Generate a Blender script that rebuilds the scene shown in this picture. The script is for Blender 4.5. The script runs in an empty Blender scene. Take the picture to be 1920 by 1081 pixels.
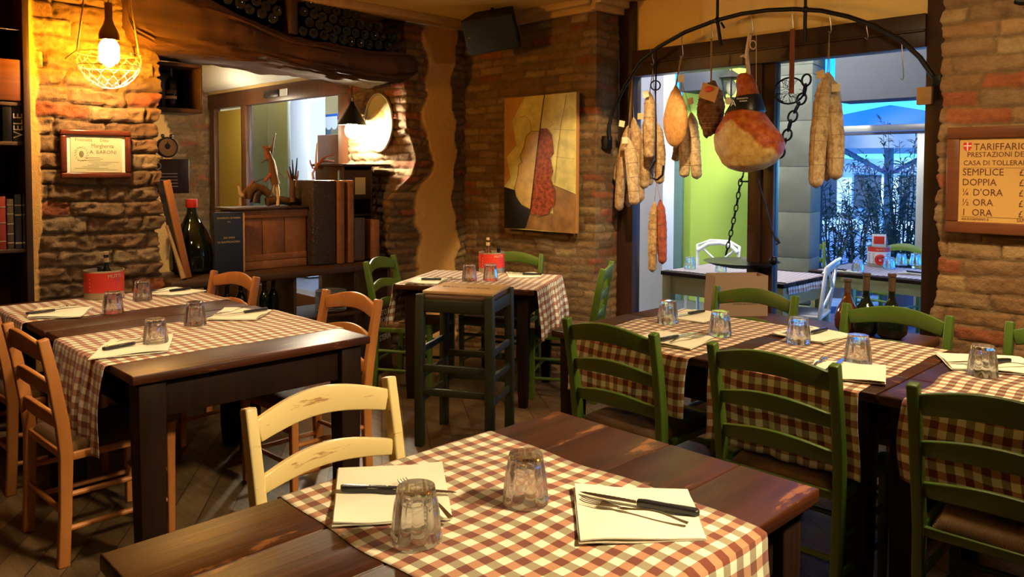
import bpy, bmesh, math, random
import numpy as np
from mathutils import Vector, Matrix, noise as mnoise
PI = math.pi
sc = bpy.context.scene
COL = sc.collection
H = 1.5                       # eye height of the photograph
# ---------------------------------------------------------------- camera
YAW, PITCH, ROLL = map(math.radians, (-45.6, 2.33, .175))
def cam_axes():
    cy, sy, cp, sp, cr, sr = math.cos(YAW), math.sin(YAW), math.cos(PITCH), math.sin(PITCH), math.cos(ROLL), math.sin(ROLL)
    F = Vector((sy*cp, cy*cp, -sp)); r = Vector((cy, -sy, 0)); u = r.cross(F)
    return r*cr+u*sr, u*cr-r*sr, F
CR, CU, CF = cam_axes()
cam = bpy.data.cameras.new('camera'); camo = bpy.data.objects.new('camera', cam); COL.objects.link(camo)
cam.sensor_width = 36; cam.lens = 36*1478/1920; cam.shift_y = (379-540.5)/1920; cam.clip_start = .05; cam.clip_end = 200
camo.matrix_world = Matrix(((CR.x, CU.x, -CF.x, 0), (CR.y, CU.y, -CF.y, 0), (CR.z, CU.z, -CF.z, H), (0, 0, 0, 1)))
sc.camera = camo
def ray(px, py): return CR*((px-960)/1478)-CU*((py-379)/1478)+CF
def aY(px, py, y): d = ray(px, py); return d*(y/d.y)+Vector((0, 0, H))
def aX(px, py, x): d = ray(px, py); return d*(x/d.x)+Vector((0, 0, H))
def aZ(px, py, z): d = ray(px, py); return d*((z-H)/d.z)+Vector((0, 0, H))
# ---------------------------------------------------------------- world, exposure
sc.view_settings.view_transform = 'Standard'; sc.view_settings.look = 'None'
sc.view_settings.exposure = 0.25; sc.view_settings.gamma = 1; sc.view_settings.use_curve_mapping = False
w = bpy.data.worlds.new('dusk'); sc.world = w; w.use_nodes = True
nt = w.node_tree; bg = nt.nodes['Background']
tc = nt.nodes.new('ShaderNodeTexCoord'); sx = nt.nodes.new('ShaderNodeSeparateXYZ'); rp = nt.nodes.new('ShaderNodeValToRGB')
nt.links.new(tc.outputs['Generated'], sx.inputs[0]); nt.links.new(sx.outputs['Z'], rp.inputs[0]); nt.links.new(rp.outputs[0], bg.inputs[0])
rp.color_ramp.elements[0].position = 0; rp.color_ramp.elements[0].color = (.1, .6, 1, 1)
rp.color_ramp.elements[1].position = .35; rp.color_ramp.elements[1].color = (0, .09, .75, 1)
e = rp.color_ramp.elements.new(.12); e.color = (.01, .28, 1, 1)
bg.inputs[1].default_value = 2.8
# ---------------------------------------------------------------- lights (inferred ceiling spots above the frame, added fills, outdoor lamps)
WARM = (1, .77, .44)
def lamp(name, loc, power, color=WARM, size=.06, kind='POINT', aim=None, spot=None, blend=.4):
    l = bpy.data.lights.new(name, kind); o = bpy.data.objects.new(name, l); COL.objects.link(o)
    l.energy = power; l.color = color; l.shadow_soft_size = size; o.location = loc
    if kind == 'SPOT':
        l.spot_size = spot; l.spot_blend = blend
        d = Vector(aim)-Vector(loc); o.rotation_euler = d.to_track_quat('-Z', 'Y').to_euler()
    return o
def spot(name, loc, power, aim, deg, blend=.5, color=WARM, size=.16): return lamp(name, loc, power, color, size, 'SPOT', aim, math.radians(deg), blend)
spot('spot_front_table', (.45, 2.1, 2.7), 560, (-1.4, 1.0, .76), 66, .5)
spot('spot_right_table', (-.5, 3.15, 2.72), 200, (-1.6, 3.5, .9), 92, .6)
spot('spot_right_wall', (.1, 3.4, 2.7), 60, (-.9, 4.6, 1.3), 75, .6)
spot('spot_painting', (-2.35, 3.3, 2.72), 230, (-3.72, 4.6, .98), 44, .22, WARM, .03)
spot('spot_left_table', (-2.75, 1.0, 2.72), 105, (-3.55, 1.5, .76), 84, .7)
spot('spot_corner_table', (-3.9, 3.1, 2.72), 45, (-4.0, 3.65, .76), 70, .8)
lamp('fill_transom', (-1.2, 3.4, 2.42), 18)  # added fill replacing bounce light on the transom panel and wall tops
lamp('fill_weak', (2.2, -.9, 2.4), 5)  # weak added fill, no fixture modelled
lamp('fill_second_room', (-8.0, 3.5, 2.1), 15, (1, .84, .56))  # added fill that brightens the air curtain
lamp('lamp_arcade', (-2.7, 5.9, 3.1), 130, (1, .93, .82), .12)
lamp('fill_canopy', (-2.2, 12.4, 1.9), 260, (.35, .8, 1), .1)  # added cyan fill to lift the underside of the canopy
lamp('fill_far_building', (-7.5, 25, 3.2), 2500, (.6, .9, 1), .2)  # strong added fill to brighten the far building
lamp('lamp_green_wall', (-4.1, 6.9, 3.1), 300, (1, .95, .8), .12)
lamp('lamp_passage', (-8.6, 5.35, 2.7), 260, (.95, 1, 1), .12)
# ---------------------------------------------------------------- mesh builder
class MB:
    def __init__(s): s.v = []; s.f = []; s.uv = {}; s.m = []
    def add(s, vs, fs, mi=0):
        b = len(s.v); s.v += [tuple(v) for v in vs]
        for f in fs: s.f.append(tuple(i+b for i in f)); s.m.append(mi)
        return b
    def box(s, c, d, rot=None, mi=0):
        c = Vector(c); x, y, z = d[0]/2, d[1]/2, d[2]/2
        vs = [Vector((i*x, j*y, k*z)) for i in (-1, 1) for j in (-1, 1) for k in (-1, 1)]
        if rot is not None: vs = [rot @ v for v in vs]
        s.add([v+c for v in vs], [(0, 1, 3, 2), (4, 6, 7, 5), (0, 4, 5, 1), (2, 3, 7, 6), (0, 2, 6, 4), (1, 5, 7, 3)], mi)
    def bar(s, a, b, w, h, up=(0, 0, 1), mi=0):
        a, b = Vector(a), Vector(b); t = (b-a); L = t.length; t.normalize(); up = Vector(up)
        n = up.cross(t)
        if n.length < 1e-4: n = Vector((1, 0, 0)).cross(t)
        n.normalize(); u = t.cross(n)
        M = Matrix((t, n, u)).transposed()
        s.box((a+b)/2, (L, w, h), M, mi)
    def tube(s, pts, r, n=8, cap=True, mi=0, closed=False):
        pts = [Vector(p) for p in pts]; N = len(pts); rr = r if hasattr(r, '__len__') else [r]*N
        vs = []; pn = None
        for i, p in enumerate(pts):
            if closed: t = (pts[(i+1) % N]-pts[i-1])
            else: t = (pts[min(i+1, N-1)]-pts[max(i-1, 0)])
            if t.length < 1e-9: t = Vector((0, 0, 1))
            t.normalize()
            if pn is None:
                a = Vector((0, 0, 1)) if abs(t.z) < .9 else Vector((1, 0, 0)); pn = a.cross(t).normalized()
            pn = (pn-t*pn.dot(t))
            if pn.length < 1e-6: pn = Vector((1, 0, 0)).cross(t)
            pn.normalize(); b = t.cross(pn)
            for k in range(n):
                q = 2*PI*k/n; vs.append(p+(pn*math.cos(q)+b*math.sin(q))*rr[i])
        fs = []
        for i in range(N if closed else N-1):
            for k in range(n):
                j = (i+1) % N; fs.append((i*n+k, i*n+(k+1) % n, j*n+(k+1) % n, j*n+k))
        if cap and not closed: fs.append(tuple(reversed(range(n)))); fs.append(tuple((N-1)*n+k for k in range(n)))
        s.add(vs, fs, mi)
    def sweep(s, pts, prof, side=(1, 0, 0), mi=0):
        """closed profile [(a,b)...] swept along pts; a along SIDE, b along side x tangent"""
        pts = [Vector(p) for p in pts]; N = len(pts); n = len(prof if not callable(prof) else prof(0)); vs = []
        for i, p in enumerate(pts):
            t = (pts[min(i+1, N-1)]-pts[max(i-1, 0)]).normalized(); a = Vector(side); a = (a-t*a.dot(t)).normalized(); b = t.cross(a)
            for (u, v) in (prof(i/(N-1)) if callable(prof) else prof): vs.append(p+a*u+b*v)
        fs = [(i*n+k, i*n+(k+1) % n, (i+1)*n+(k+1) % n, (i+1)*n+k) for i in range(N-1) for k in range(n)]
        fs += [tuple(reversed(range(n))), tuple((N-1)*n+k for k in range(n))]
        s.add(vs, fs, mi)
    def lathe(s, prof, c=(0, 0, 0), n=24, axis=None, fn=None, mi=0, cap=False):
        """prof [(r,z)] ; fn(r,z,ang)->r"""
        M = axis if axis is not None else Matrix.Identity(3); c = Vector(c); vs = []
        for (r, z) in prof:
            for k in range(n):
                q = 2*PI*k/n; R = fn(r, z, q) if fn else r
                vs.append(M @ Vector((R*math.cos(q), R*math.sin(q), z))+c)
        N = len(prof)
        fs = [(i*n+k, i*n+(k+1) % n, (i+1)*n+(k+1) % n, (i+1)*n+k) for i in range(N-1) for k in range(n)]
        if cap: fs += [tuple(reversed(range(n))), tuple((N-1)*n+k for k in range(n))]
        s.add(vs, fs, mi)
    def prism(s, poly, h, M=None, mi=0):
        """polygon [(x,y)] extruded 0..h in z, transformed by 4x4 M"""
        n = len(poly); vs = [Vector((x, y, z)) for z in (0, h) for x, y in poly]
        if M is not None: vs = [M @ v for v in vs]
        s.add(vs, [tuple(reversed(range(n))), tuple(range(n, 2*n))]+[(k, (k+1) % n, n+(k+1) % n, n+k) for k in range(n)], mi)
    def ball(s, c, r, n=12, m=8, fn=None, mi=0):
        c = Vector(c); r = r if hasattr(r, '__len__') else (r, r, r)
        pr = [(math.sin(PI*i/m), -math.cos(PI*i/m)) for i in range(m+1)]
        vs = []
        for (a, z) in pr:
            for k in range(n):
                q = 2*PI*k/n; d = Vector((max(a, .001)*math.cos(q), max(a, .001)*math.sin(q), z)); k_ = fn(d) if fn else 1
                vs.append(c+Vector((d.x*r[0], d.y*r[1], d.z*r[2]))*k_)
        fs = [(i*n+k, i*n+(k+1) % n, (i+1)*n+(k+1) % n, (i+1)*n+k) for i in range(m) for k in range(n)]
        s.add(vs, fs, mi)
    def build(s, name, mat, parent=None, smooth=False, bevel=0, seg=2, uv=None, loc=None, fix=True, auto=None):
        me = bpy.data.meshes.new(name); me.from_pydata(s.v, [], s.f)
        mats = mat if isinstance(mat, (list, tuple)) else [mat]
        for m_ in mats: me.materials.append(m_)
        if len(mats) > 1: me.polygons.foreach_set('material_index', s.m)
        if uv is not None:
            L = me.uv_layers.new(name='UVMap'); li = [0]*len(me.loops); me.loops.foreach_get('vertex_index', li)
            L.data.foreach_set('uv', [c for i in li for c in uv[i]])
        if fix or bevel:
            bm = bmesh.new(); bm.from_mesh(me)
            if fix: bmesh.ops.recalc_face_normals(bm, faces=bm.faces)
            if bevel:
                es = [e for e in bm.edges if len(e.link_faces) == 2 and e.calc_face_angle(0) > .5]
                bmesh.ops.bevel(bm, geom=es, offset=bevel, segments=seg, profile=.5, affect='EDGES', clamp_overlap=True)
            bm.to_mesh(me); bm.free()
        if smooth or bevel or auto:
            me.polygons.foreach_set('use_smooth', [True]*len(me.polygons))
            try: me.set_sharp_from_angle(angle=auto or (1.0 if smooth is True else .9))
            except Exception: pass
        o = bpy.data.objects.new(name, me); COL.objects.link(o)
        if parent: o.parent = parent
        if loc: o.location = loc
        return o
def tag(o, label=None, cat=None, group=None, kind=None):
    if label: o['label'] = label
    if cat: o['category'] = cat
    if group: o['group'] = group
    if kind: o['kind'] = kind
    return o
def thing(name, label, cat, loc=(0, 0, 0), rz=0, group=None):
    o = bpy.data.objects.new(name, None); COL.objects.link(o); o.location = loc; o.rotation_euler = (0, 0, rz); o.empty_display_size = .1
    return tag(o, label, cat, group)
def struct(o): o['kind'] = 'structure'; return o
KIDS = {}
def kids(o):
    return [c for c in COL.objects if c.parent == o]
def dup(o, loc=None, rz=None, label=None, group=None, parent=None, name=None, tree=None):
    c = o.copy(); COL.objects.link(c)
    if parent is not None: c.parent = parent
    if loc is not None: c.location = loc
    if rz is not None: c.rotation_euler = (0, 0, rz)
    if label: c['label'] = label
    if group: c['group'] = group
    if tree is None: tree = kids(o)
    for ch in tree: dup(ch, parent=c)
    return c
def swap_mat(o, amap):
    """give a copied tree its own mesh data with other materials"""
    for ch in [o]+kids(o):
        if ch.type == 'MESH':
            ch.data = ch.data.copy()
            for i, m_ in enumerate(ch.data.materials):
                if m_ in amap: ch.data.materials[i] = amap[m_]
        if ch is not o and kids(ch): swap_mat(ch, amap)
def text_obj(name, lines, mat, parent, M, depth=.0008, font_w=1.0):
    """lines [(string,x,y,size,align[,xscale])] in the local XY plane of M, joined to one mesh"""
    vs = []; fs = []
    dg = bpy.context.evaluated_depsgraph_get
    for ln in lines:
        st, x, y, size, al = ln[:5]; xs = ln[5] if len(ln) > 5 else 1
        cu = bpy.data.curves.new('t', 'FONT'); cu.body = st; cu.size = size; cu.align_x = al; cu.extrude = depth/2; cu.resolution_u = 2
        o = bpy.data.objects.new('t', cu); COL.objects.link(o)
        me = bpy.data.meshes.new_from_object(o.evaluated_get(dg()))
        b = len(vs)
        vs += [M @ Vector((v.co.x*xs+x, v.co.y+y, v.co.z+depth/2)) for v in me.vertices]; fs += [tuple(i+b for i in p.vertices) for p in me.polygons]
        bpy.data.objects.remove(o); bpy.data.curves.remove(cu); bpy.data.meshes.remove(me)
    me = bpy.data.meshes.new(name); me.from_pydata(vs, [], fs); me.materials.append(mat)
    o = bpy.data.objects.new(name, me); COL.objects.link(o)
    if parent: o.parent = parent
    return o
def plane_M(o, xd, yd):
    o, x, y = Vector(o), Vector(xd).normalized(), Vector(yd).normalized(); z = x.cross(y)
    return Matrix(((x.x, y.x, z.x, o.x), (x.y, y.y, z.y, o.y), (x.z, y.z, z.z, o.z), (0, 0, 0, 1)))
def lerp(a, b, t): return a+(b-a)*t
# ---------------------------------------------------------------- materials
class NT:
    def __init__(s, name):
        m = bpy.data.materials.new(name); m.use_nodes = True; s.m = m; s.t = m.node_tree; s.p = s.t.nodes['Principled BSDF']
    def n(s, ty, **kw):
        nd = s.t.nodes.new('ShaderNode'+ty)
        for k, v in kw.items():
            if k in nd.inputs.keys() if isinstance(k, str) else False: nd.inputs[k].default_value = v
            else: setattr(nd, k, v)
        return nd
    def l(s, a, b): s.t.links.new(a, b)
    def coords(s, scale=(1, 1, 1), kind='Object', rot=(0, 0, 0)):
        tc = s.t.nodes.new('ShaderNodeTexCoord'); mp = s.t.nodes.new('ShaderNodeMapping'); mp.inputs['Scale'].default_value = scale; mp.inputs['Rotation'].default_value = rot
        s.l(tc.outputs[kind], mp.inputs[0]); return mp.outputs[0]
    def noise(s, vec, scale, detail=4, rough=.55, dist=0):
        n = s.t.nodes.new('ShaderNodeTexNoise'); n.inputs['Scale'].default_value = scale; n.inputs['Detail'].default_value = detail; n.inputs['Roughness'].default_value = rough; n.inputs['Distortion'].default_value = dist
        s.l(vec, n.inputs['Vector']); return n.outputs['Fac']
    def ramp(s, fac, stops):
        r = s.t.nodes.new('ShaderNodeValToRGB'); cr = r.color_ramp
        while len(cr.elements) < len(stops): cr.elements.new(.5)
        for e, (p, c) in zip(cr.elements, stops): e.position = p; e.color = (*c, 1) if len(c) == 3 else c
        s.l(fac, r.inputs[0]); return r.outputs[0]
    def mix(s, f, a, b, mode='MIX'):
        n = s.t.nodes.new('ShaderNodeMix'); n.data_type = 'RGBA'; n.blend_type = mode
        for sock, v in ((0, f), (6, a), (7, b)):
            if hasattr(v, 'links') or hasattr(v, 'is_linked'): s.l(v, n.inputs[sock])
            else: n.inputs[sock].default_value = v if sock == 0 else ((*v, 1) if len(v) == 3 else v)
        return n.outputs[2]
    def bump(s, h, strength=.4, dist=.01):
        b = s.t.nodes.new('ShaderNodeBump'); b.inputs['Strength'].default_value = strength; b.inputs['Distance'].default_value = dist
        s.l(h, b.inputs['Height']); s.l(b.outputs[0], s.p.inputs['Normal'])
    def base(s, c):
        if hasattr(c, 'is_linked'): s.l(c, s.p.inputs['Base Color'])
        else: s.p.inputs['Base Color'].default_value = (*c, 1)
    def rough(s, v):
        if hasattr(v, 'is_linked'): s.l(v, s.p.inputs['Roughness'])
        else: s.p.inputs['Roughness'].default_value = v
def plain(name, c, rough=.6, metal=0, emit=None, es=0, noise=0, nscale=30, bump=0):
    t = NT(name); t.rough(rough); t.p.inputs['Metallic'].default_value = metal
    if noise or bump:
        v = t.coords(); f = t.noise(v, nscale, 5)
        t.base(t.ramp(f, [(.25, tuple(x*(1-noise) for x in c)), (.75, tuple(min(1, x*(1+noise)) for x in c))]))
        if bump: t.bump(f, bump, .004)
    else: t.base(c)
    if emit: t.p.inputs['Emission Color'].default_value = (*emit, 1); t.p.inputs['Emission Strength'].default_value = es
    return t.m
def wood(name, c1, c2, rough=.5, axis=0, scale=1, bump=.25, wear=None, wearc=None, wl=.66, spec=.4):
    t = NT(name); s = [38*scale]*3; s[axis] = 2.2*scale
    v = t.coords(tuple(s)); f = t.noise(v, 1, 6, .6, .6); v2 = t.coords((4, 4, 4)); f2 = t.noise(v2, .8, 3)
    c = t.ramp(f, [(.3, c1), (.7, c2)]); c = t.mix(.35, c, t.ramp(f2, [(.3, tuple(x*.55 for x in c1)), (.7, c2)]))
    if wear:
        f3 = t.noise(t.coords((wear*(.25 if axis == 0 else 1), wear*(.25 if axis == 1 else 1), wear*(.25 if axis == 2 else 1))), 1, 6, .7)
        c = t.mix(t.ramp(f3, [(wl, (0, 0, 0)), (wl+.05, (1, 1, 1))]), c, wearc)
    t.base(c); t.rough(rough); t.p.inputs['Specular IOR Level'].default_value = spec; t.bump(f, bump, .003); return t.m
def paint(name, c, wearc, rough=.38, wl=.7, var=.12):
    t = NT(name); f2 = t.noise(t.coords((3, 3, 3)), 1, 4); col = t.ramp(f2, [(.3, tuple(x*(1-var) for x in c)), (.7, tuple(x*(1+var) for x in c))])
    oi = t.t.nodes.new('ShaderNodeObjectInfo'); tc = t.t.nodes.new('ShaderNodeTexCoord'); ad = t.t.nodes.new('ShaderNodeVectorMath'); ad.operation = 'ADD'
    t.l(tc.outputs['Object'], ad.inputs[0]); t.l(oi.outputs['Location'], ad.inputs[1]); mp = t.t.nodes.new('ShaderNodeMapping'); mp.inputs['Scale'].default_value = (4.5, 34, 34); t.l(ad.outputs[0], mp.inputs[0])
    f3 = t.noise(mp.outputs[0], 1.3, 6, .65)
    sx_ = t.t.nodes.new('ShaderNodeSeparateXYZ'); t.l(tc.outputs['Object'], sx_.inputs[0])
    def mm(op, a, b):
        n_ = t.t.nodes.new('ShaderNodeMath'); n_.operation = op
        for i, v in enumerate((a, b)):
            if hasattr(v, 'is_linked'): t.l(v, n_.inputs[i])
            else: n_.inputs[i].default_value = v
        return n_.outputs[0]
    near = mm('MAXIMUM', mm('SUBTRACT', .05, mm('MULTIPLY', mm('ABSOLUTE', sx_.outputs[0], 0), .6)), 0); f3 = mm('ADD', f3, near)
    c2 = t.mix(t.ramp(f3, [(wl, (0, 0, 0)), (wl+.06, (.85, .85, .85))]), col, wearc)
    t.base(c2); t.rough(rough); t.bump(f3, .06, .002); return t.m
def gingham(name, sq=.025, dark=(.17, .033, .014), mid=(.48, .23, .12), mid2=(.33, .28, .17), white=(.84, .79, .63)):
    """woven check: warp stripes tan-red, weft stripes olive-brown, both = dark"""
    t = NT(name); tc = t.t.nodes.new('ShaderNodeTexCoord'); sp = t.t.nodes.new('ShaderNodeSeparateXYZ'); t.l(tc.outputs['UV'], sp.inputs[0])
    def stripe(o):
        a = t.t.nodes.new('ShaderNodeMath'); a.operation = 'MULTIPLY'; a.inputs[1].default_value = 1/(2*sq); t.l(o, a.inputs[0])
        b = t.t.nodes.new('ShaderNodeMath'); b.operation = 'FRACT'; t.l(a.outputs[0], b.inputs[0])
        c = t.t.nodes.new('ShaderNodeMath'); c.operation = 'GREATER_THAN'; c.inputs[1].default_value = .5; t.l(b.outputs[0], c.inputs[0]); return c.outputs[0]
    u, v = stripe(sp.outputs[0]), stripe(sp.outputs[1])
    a = t.mix(u, white, mid); b = t.mix(u, mid2, dark); c = t.mix(v, a, b)
    f = t.noise(t.coords((1, 1, 1)), 14, 4); c = t.mix(.18, c, t.ramp(f, [(.3, (.35, .3, .22)), (.7, (.8, .75, .6))]), 'MULTIPLY')
    t.base(c); t.rough(.9)
    wv = t.t.nodes.new('ShaderNodeTexWave'); wv.inputs['Scale'].default_value = 260; wv.bands_direction = 'DIAGONAL'; t.l(tc.outputs['UV'], wv.inputs['Vector'])
    t.bump(wv.outputs['Fac'], .12, .001)
    t.p.inputs['Sheen Weight'].default_value = .2; return t.m
def glassm(name, c=(1, 1, 1), rough=0, ior=1.45):
    t = NT(name); t.base(c); t.rough(rough); t.p.inputs['Transmission Weight'].default_value = 1; t.p.inputs['IOR'].default_value = ior; return t.m
M = {}
M['green'] = paint('green_paint', (.07, .125, .014), (.2, .08, .02), .38, .64)
M['darkgreen'] = paint('dark_green_paint', (.018, .02, .005), (.08, .04, .015), .55)
M['cream'] = paint('cream_paint', (.68, .53, .23), (.3, .12, .04), .33, .63, .05)
M['orange'] = wood('orange_wood', (.36, .12, .025), (.5, .19, .045), .38, 2, .6, .08)
M['tabletop'] = wood('dark_table_wood', (.01, .0035, .002), (.08, .019, .005), .42, 1, .8, .7, 16, (.2, .07, .02), .61, .3)
M['tabletop_x'] = wood('dark_table_wood_x', (.01, .0035, .002), (.08, .019, .005), .42, 0, .8, .7, 16, (.2, .07, .02), .61, .3)
M['tablebody'] = wood('dark_table_frame_wood', (.009, .004, .002), (.024, .009, .004), .55, 2, .8, .2, spec=.15)
M['darkwood'] = wood('dark_brown_wood', (.022, .01, .005), (.055, .022, .01), .5, 2, .8, .25)
M['darkwood_y'] = wood('dark_brown_wood_y', (.035, .015, .007), (.08, .034, .014), .55, 1, .8, .3)
M['frame'] = wood('window_frame_wood', (.028, .012, .006), (.06, .024, .012), .4, 2, .8, .1)
M['beam'] = wood('old_beam_wood', (.025, .01, .004), (.1, .038, .012), .75, 1, .45, 1)
M['floor'] = None
M['boxwood'] = wood('crate_wood', (.2, .075, .02), (.38, .15, .045), .6, 0, .7, .4)
M['shelfwood'] = wood('bookcase_wood', (.1, .03, .012), (.22, .07, .025), .35, 1, .8, .2)
M['signwood'] = wood('sign_frame_wood', (.1, .03, .01), (.2, .06, .02), .4, 0, .8, .1)
M['lightwood'] = wood('pale_board', (.45, .25, .09), (.6, .38, .16), .5, 0, .7, .15)
M['panel'] = plain('golden_panel', (.9, .62, .2), .7, noise=.06, nscale=2)
M['gold'] = plain('sign_paper', (.6, .33, .085), .55, noise=.06, nscale=3)
M['ink'] = plain('dark_ink', (.12, .03, .02), .6)
M['inkdark'] = plain('black_ink', (.03, .02, .012), .6)
def thin_glass(name, tint=(1, 1, 1), mixf=.6, rough=0, ior=1.5):
    t = NT(name); t.base((1, 1, 1)); t.rough(rough); t.p.inputs['Transmission Weight'].default_value = 1; t.p.inputs['IOR'].default_value = ior
    tr = t.t.nodes.new('ShaderNodeBsdfTransparent'); tr.inputs[0].default_value = (*tint, 1); mx = t.t.nodes.new('ShaderNodeMixShader'); mx.inputs[0].default_value = mixf
    t.l(tr.outputs[0], mx.inputs[1]); t.l(t.p.outputs[0], mx.inputs[2]); t.l(mx.outputs[0], t.t.nodes['Material Output'].inputs['Surface']); return t.m
M['glass'] = thin_glass('tumbler_glass', (1, 1, 1), .86, 0, 1.5)
M['darkglass'] = plain('dark_bottle_glass', (.006, .01, .006), .06)
M['brownglass'] = plain('brown_bottle_glass', (.09, .025, .008), .08)
M['napkin'] = plain('paper_napkin', (.82, .78, .62), .85, noise=.05, nscale=8, bump=.08)
M['black'] = plain('black_handle', (.012, .012, .014), .3)
M['steel'] = plain('cutlery_steel', (.55, .53, .5), .22, 1)
M['iron'] = plain('black_iron', (.012, .011, .012), .45, .6, noise=.2, bump=.2)
M['wire'] = plain('steel_wire', (.6, .5, .38), .35, .6)
M['rope'] = plain('hemp_rope', (.3, .17, .07), .9, noise=.3, nscale=200, bump=.4)
M['cloth'] = gingham('check_cloth')
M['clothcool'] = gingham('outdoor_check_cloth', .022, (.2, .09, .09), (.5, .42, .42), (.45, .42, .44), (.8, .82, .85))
M['white'] = plain('white_paint', (.78, .78, .76), .4)
M['plaster'] = plain('yellow_plaster', (.62, .43, .16), .9, noise=.12, nscale=2.5, bump=.15)
M['red'] = plain('red_print', (.62, .035, .018), .4, noise=.08, nscale=12)
M['tin'] = plain('tin_metal', (.6, .5, .32), .35, .8)
M['cork'] = plain('cork', (.5, .33, .16), .9, noise=.2, nscale=120)
M['paper'] = plain('old_paper', (.62, .55, .3), .8, noise=.06, nscale=6)
M['label'] = plain('cream_card', (.62, .42, .2), .8)
def strawmat():
    t = NT('rush_weave'); tc = t.t.nodes.new('ShaderNodeTexCoord'); wv = t.t.nodes.new('ShaderNodeTexWave'); wv.inputs['Scale'].default_value = 80; wv.bands_direction = 'X'; wv.inputs['Distortion'].default_value = 1.2; wv.inputs['Detail'].default_value = 3
    t.l(tc.outputs['UV'], wv.inputs['Vector'])
    f = t.noise(t.coords((1, 1, 1)), 9, 4)
    c = t.mix(wv.outputs['Fac'], (.09, .04, .015), (.33, .17, .06)); c = t.mix(.5, c, t.ramp(f, [(.3, (.4, .3, .25)), (.7, (1, 1, 1))]), 'MULTIPLY')
    t.base(c); t.rough(.5); t.bump(wv.outputs['Fac'], .8, .004); return t.m
M['rush'] = strawmat()
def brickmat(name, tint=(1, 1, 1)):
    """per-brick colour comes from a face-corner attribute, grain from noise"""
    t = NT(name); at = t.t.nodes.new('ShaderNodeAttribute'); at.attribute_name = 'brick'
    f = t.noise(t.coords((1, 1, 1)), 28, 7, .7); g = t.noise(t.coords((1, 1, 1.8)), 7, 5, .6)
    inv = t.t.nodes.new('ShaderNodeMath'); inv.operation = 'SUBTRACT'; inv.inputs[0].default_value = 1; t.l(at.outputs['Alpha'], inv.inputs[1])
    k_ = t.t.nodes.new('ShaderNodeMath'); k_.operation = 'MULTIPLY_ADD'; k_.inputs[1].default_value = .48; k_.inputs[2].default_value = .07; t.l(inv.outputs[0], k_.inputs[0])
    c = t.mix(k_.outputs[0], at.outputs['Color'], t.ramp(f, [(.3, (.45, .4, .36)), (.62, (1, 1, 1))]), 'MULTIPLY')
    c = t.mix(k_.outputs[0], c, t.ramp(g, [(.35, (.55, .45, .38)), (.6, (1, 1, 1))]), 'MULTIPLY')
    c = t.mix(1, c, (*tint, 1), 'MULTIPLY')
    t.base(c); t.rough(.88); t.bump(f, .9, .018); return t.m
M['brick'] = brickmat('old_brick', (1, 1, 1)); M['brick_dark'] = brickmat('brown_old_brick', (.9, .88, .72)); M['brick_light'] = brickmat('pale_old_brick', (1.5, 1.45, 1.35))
rs = np.random.RandomState
def vnoise2(x, y, seed):
    """smooth value noise on numpy arrays"""
    xi = np.floor(x).astype(int); yi = np.floor(y).astype(int); xf = x-xi; yf = y-yi
    def h(a, b): n = (a*374761393+b*668265263+seed*974634777) & 0x7fffffff; n = ((n ^ (n >> 13))*1274126177) & 0x7fffffff; return ((n ^ (n >> 16)) & 0xffff)/65535.
    u = xf*xf*(3-2*xf); v = yf*yf*(3-2*yf)
    return (h(xi, yi)*(1-u)+h(xi+1, yi)*u)*(1-v)+(h(xi, yi+1)*(1-u)+h(xi+1, yi+1)*u)*v
PAL = np.array([(.3, .16, .065), (.34, .19, .08), (.4, .25, .11), (.27, .14, .055), (.34, .2, .09), (.4, .12, .04), (.28, .17, .08), (.43, .29, .14), (.33, .18, .07), (.37, .22, .1)])
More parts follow.
